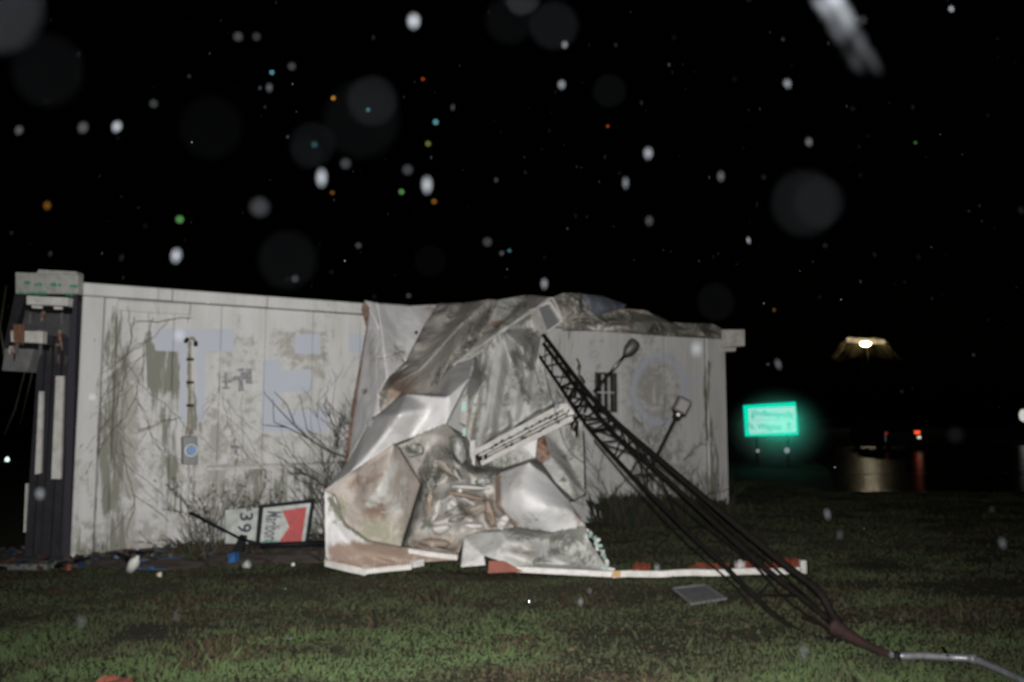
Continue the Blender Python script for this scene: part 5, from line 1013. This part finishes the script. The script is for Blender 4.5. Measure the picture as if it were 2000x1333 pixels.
for i, (px, py, Y, c, s_, e, lab) in enumerate(((14, 899, 30, (.75, 1, .95), .09, 1.6, 'small bright white yard light far off at the left edge'), (1999, 812, 55, (.8, .8, .75), .35, .7, 'pale white house light far off at the right edge'))):
    t_ = thing('yard_light', G(px, max(py + 2, 860)) if py > 840 else Vector((P(px, py, Y).x, Y, 0)), lab, 'light'); c0 = P(px, py, Y); t_.location = (c0.x, Y, 0)
    bm = bmesh.new(); bmesh.ops.create_uvsphere(bm, u_segments=12, v_segments=8, radius=s_); bmesh.ops.scale(bm, vec=(.75, .75, 1.2), verts=bm.verts); bmesh.ops.translate(bm, vec=c0, verts=bm.verts); me = bpy.data.meshes.new('bulb'); bm.to_mesh(me); bm.free(); me.materials.append(mat('yard_bulb', c, .5, emis=c, estr=e)); link('bulb', me, t_)
    b = MB(); b.tube([(c0.x, Y + .1, 0), (c0.x, Y + .1, c0.z)], .04, 6); b.build('post', M_dkmetal, t_)

# ------------------------------------------------------------------ rain
def drop_mat(name, c, k):
    m = bpy.data.materials.new(name); m.use_nodes = True; t = m.node_tree; t.nodes.clear(); out = t.nodes.new('ShaderNodeOutputMaterial'); mx = t.nodes.new('ShaderNodeMixShader')
    mx.inputs[0].default_value = k; tr = t.nodes.new('ShaderNodeBsdfTransparent'); df = t.nodes.new('ShaderNodeBsdfDiffuse'); df.inputs[0].default_value = (*c, 1)
    t.links.new(tr.outputs[0], mx.inputs[1]); t.links.new(df.outputs[0], mx.inputs[2]); t.links.new(mx.outputs[0], out.inputs[0]); return m
KD = {}
def rain():
    bm_s = bmesh.new(); bmesh.ops.create_icosphere(bm_s, subdivisions=2, radius=1); SV = [v.co.copy() for v in bm_s.verts]; SF = [tuple(v.index for v in f.verts) for f in bm_s.faces]; bm_s.free()
    b = MB(); mats = []; A = 28.8 / 6.0 * 1e-3
    tints = {'w': (.85, .92, 1), 'o': (1, .45, .08), 'g': (.35, 1, .3), 'c': (.3, .85, 1), 'y': (.8, .8, .2), 'r': (1, .15, .03)}  # colours of refracted light put straight into the drop tints
    def mi(tn, k):
        key = (tn, round(math.log(k, 1.35)))
        if key not in KD: KD[key] = len(mats); mats.append(drop_mat('water_' + tn, tints[tn], min(.9, 1.35 ** key[1])))
        return KD[key]
    def drop(px, py, Dm, br, tn='w', el=1.0, slant=0.0):
        Dm *= .82 if Dm < 50 else 1; inv = Dm / (A * F) + 1 / 1.15; d = 1 / inv; p = R(px, py, d)
        rad = min(.0016, max(.35 * Dm * d / F, .0009)) if Dm < 50 else .00045; cover = min(1.0, (2 * rad * F / d / max(Dm, 1)) ** 2)
        E = (fl.energy / (4 * math.pi)) / max((p - flo.location).length_squared, .004)
        ax = Vector((0, 1, .035)).normalized(); cs = (p - flo.location).normalized().dot(ax); ch = math.cos(fl.spot_size / 2); q = max(.12, min(1, (cs - ch) / (1 - ch))); E *= q * q * (3 - 2 * q)
        k = (.30 if Dm > 50 else (.5 if py < 560 else .3)) * br / (E * .8 / math.pi * cover); k = max(k, 1e-5)
        M = Matrix.Rotation(slant, 3, 'Y'); vs = []
        for v in SV:
            w = v.copy(); tail = max(0, -w.z) if el > 1.3 else 0; w.x *= 1 - .3 * tail; w.y *= 1 - .3 * tail; w.z *= el * (1 if w.z > 0 else 1.0)
            vs.append(p + M @ w * rad)
        b.add(vs, SF, mi(tn, k))
    for a in ((808, 42, 26, .55, 'w', 1.5), (628, 348, 24, .33, 'w', 2.3), (834, 362, 24, .4, 'w', 2.2), (796, 332, 22, .08), (675, 320, 22, .07), (344, 500, 22, .38, 'w', 1.8, .15), (228, 248, 18, .4, 'w', 1.6, .4), (162, 250, 18, .09, 'w', 1.5, .3), (507, 405, 38, .07),
              (851, 239, 13, .3, 'c'), (836, 281, 13, .16, 'y'), (784, 375, 13, .22, 'g'), (848, 394, 13, .2, 'o'), (351, 429, 16, .32, 'g'), (651, 192, 10, .42, 'o'), (531, 142, 10, .3, 'c'), (826, 155, 9, .22, 'r'), (1187, 247, 8, .22, 'r'), (614, 283, 14, .08, 'c'), (649, 377, 11, .12, 'o'), (92, 402, 14, .12, 'o', 1.5),
              (1097, 166, 17, .28, 'w', 1.4), (1266, 300, 20, .28, 'w', 1.7), (1222, 358, 16, .12, 'w', 2.4), (1408, 345, 16, .1, 'w', 2.0), (1538, 164, 16, .22, 'w', 1.6, -.3), (1580, 278, 15, .12, 'w', 1.6, -.2), (1103, 88, 14, .2, 'w', 1.4), (952, 473, 20, .07), (570, 130, 16, .08), (526, 172, 14, .07, 'w', 1.8), (465, 72, 18, .07), (501, 72, 16, .05),
              (300, 203, 16, .06), (1063, 555, 17, .2, 'w', 2.), (350, 655, 24, .3, 'w', 1.3), (1360, 682, 24, .3, 'w', 2.0), (180, 776, 14, .3), (1520, 712, 14, .12, 'w', 2.4, -.3), (1616, 1005, 14, .12, 'w', 2.4, -.2), (1958, 1062, 14, .1, 'w', 2.2, -.2), (1570, 1275, 20, .12, 'w', 2.), (1134, 1176, 12, .2, 'w', 2.), (1152, 1155, 10, .1, 'w', 2.), (344, 1205, 14, .06, 'w', 2.), (158, 1215, 18, .06, 'w', 2.),
              (1480, 881, 9, .4), (1537, 880, 12, .5), (1268, 432, 18, .05, 'w', 1.6), (1462, 470, 10, .2, 'w', 2.2, -.2), (983, 642, 18, .2), (78, 965, 18, .25, 'w', 1.6), (1185, 1108, 10, .2, 'w', 2.), (1500, 712, 8, .06), (1684, 40, 18, .04), (1858, 18, 10, .3, 'w', 1.5, -.4), (1283, 1110, 12, .2, 'w', 2.2), (1440, 1105, 12, .25, 'w', 2.2, -.2),
              (1788, 279, 7, .12, 'g'), (700, 480, 14, .06), (576, 545, 16, .06), (798, 578, 12, .07), (995, 490, 10, .12, 'c'), (980, 495, 12, .06), (1866, 850, 30, .015), (1640, 1045, 14, .05, 'w', 2.), (719, 215, 10, .2, 'c'), (1512, 606, 8, .1, 'o', 1.5), (37, 255, 14, .09, 'w', 1.6, .4)):
        drop(*a)
    for a in ((93, 138, 115, .010), (727, 197, 90, .024), (706, 235, 138, .011), (610, 283, 82, .012), (562, 508, 108, .012), (1082, 50, 86, .018), (995, 40, 86, .009), (1020, -4, 60, .06), (412, 250, 110, .005), (1190, 178, 60, .007), (1572, 397, 118, .020), (1600, 395, 90, .016), (1398, 590, 70, .006), (-6, 14, 140, .07, 'w', 1.0), (335, 560, 70, .0), (600, 300, 60, .004), (840, 510, 60, .004)):
        if a[3] > 0: drop(*a)
    r = random.Random(31)
    for i in range(190):
        px, py = r.uniform(-60, 2060), r.uniform(-60, 1390) if r.random() < .35 else r.uniform(-60, 620)
        Dm = r.choice((3, 4, 4, 5, 6, 7, 8, 11)); drop(px, py, Dm, (.004 + .035 * r.random() ** 3) * (1 if py < 620 else 1.2), r.choice('wwwwwwwwc'), r.choice((1, 1.4, 2)), (px - 1000) / -1000 * .3)
    for i in range(260):   # drops farther out in the air
        p = Vector((r.uniform(-5, 5), r.uniform(1.0, 7.5), r.uniform(.3, 4.5))); rad = r.uniform(.0010, .0022)
        b.add([p + Vector((v.x * rad, v.y * rad, v.z * rad * 1.5)) for v in SV], SF, mi('w', .02))
    # row of drops fading out to draw a near drop's light streak, upper right
    for j in range(60):
        u = j / 59; sx_ = r.choice((-20, -12, 8, 14, 18)); drop(1603 + 92 * u + sx_, -30 + 165 * u, 34 - 6 * u, .16 * (1 - u) ** 2.4 + .0002, 'w', 1.6, -.5)
    b.build('rain_drops', mats, label='white raindrops lit by the flash falling through the black night air', cat='rain', kind='stuff', smooth=True)
rain()
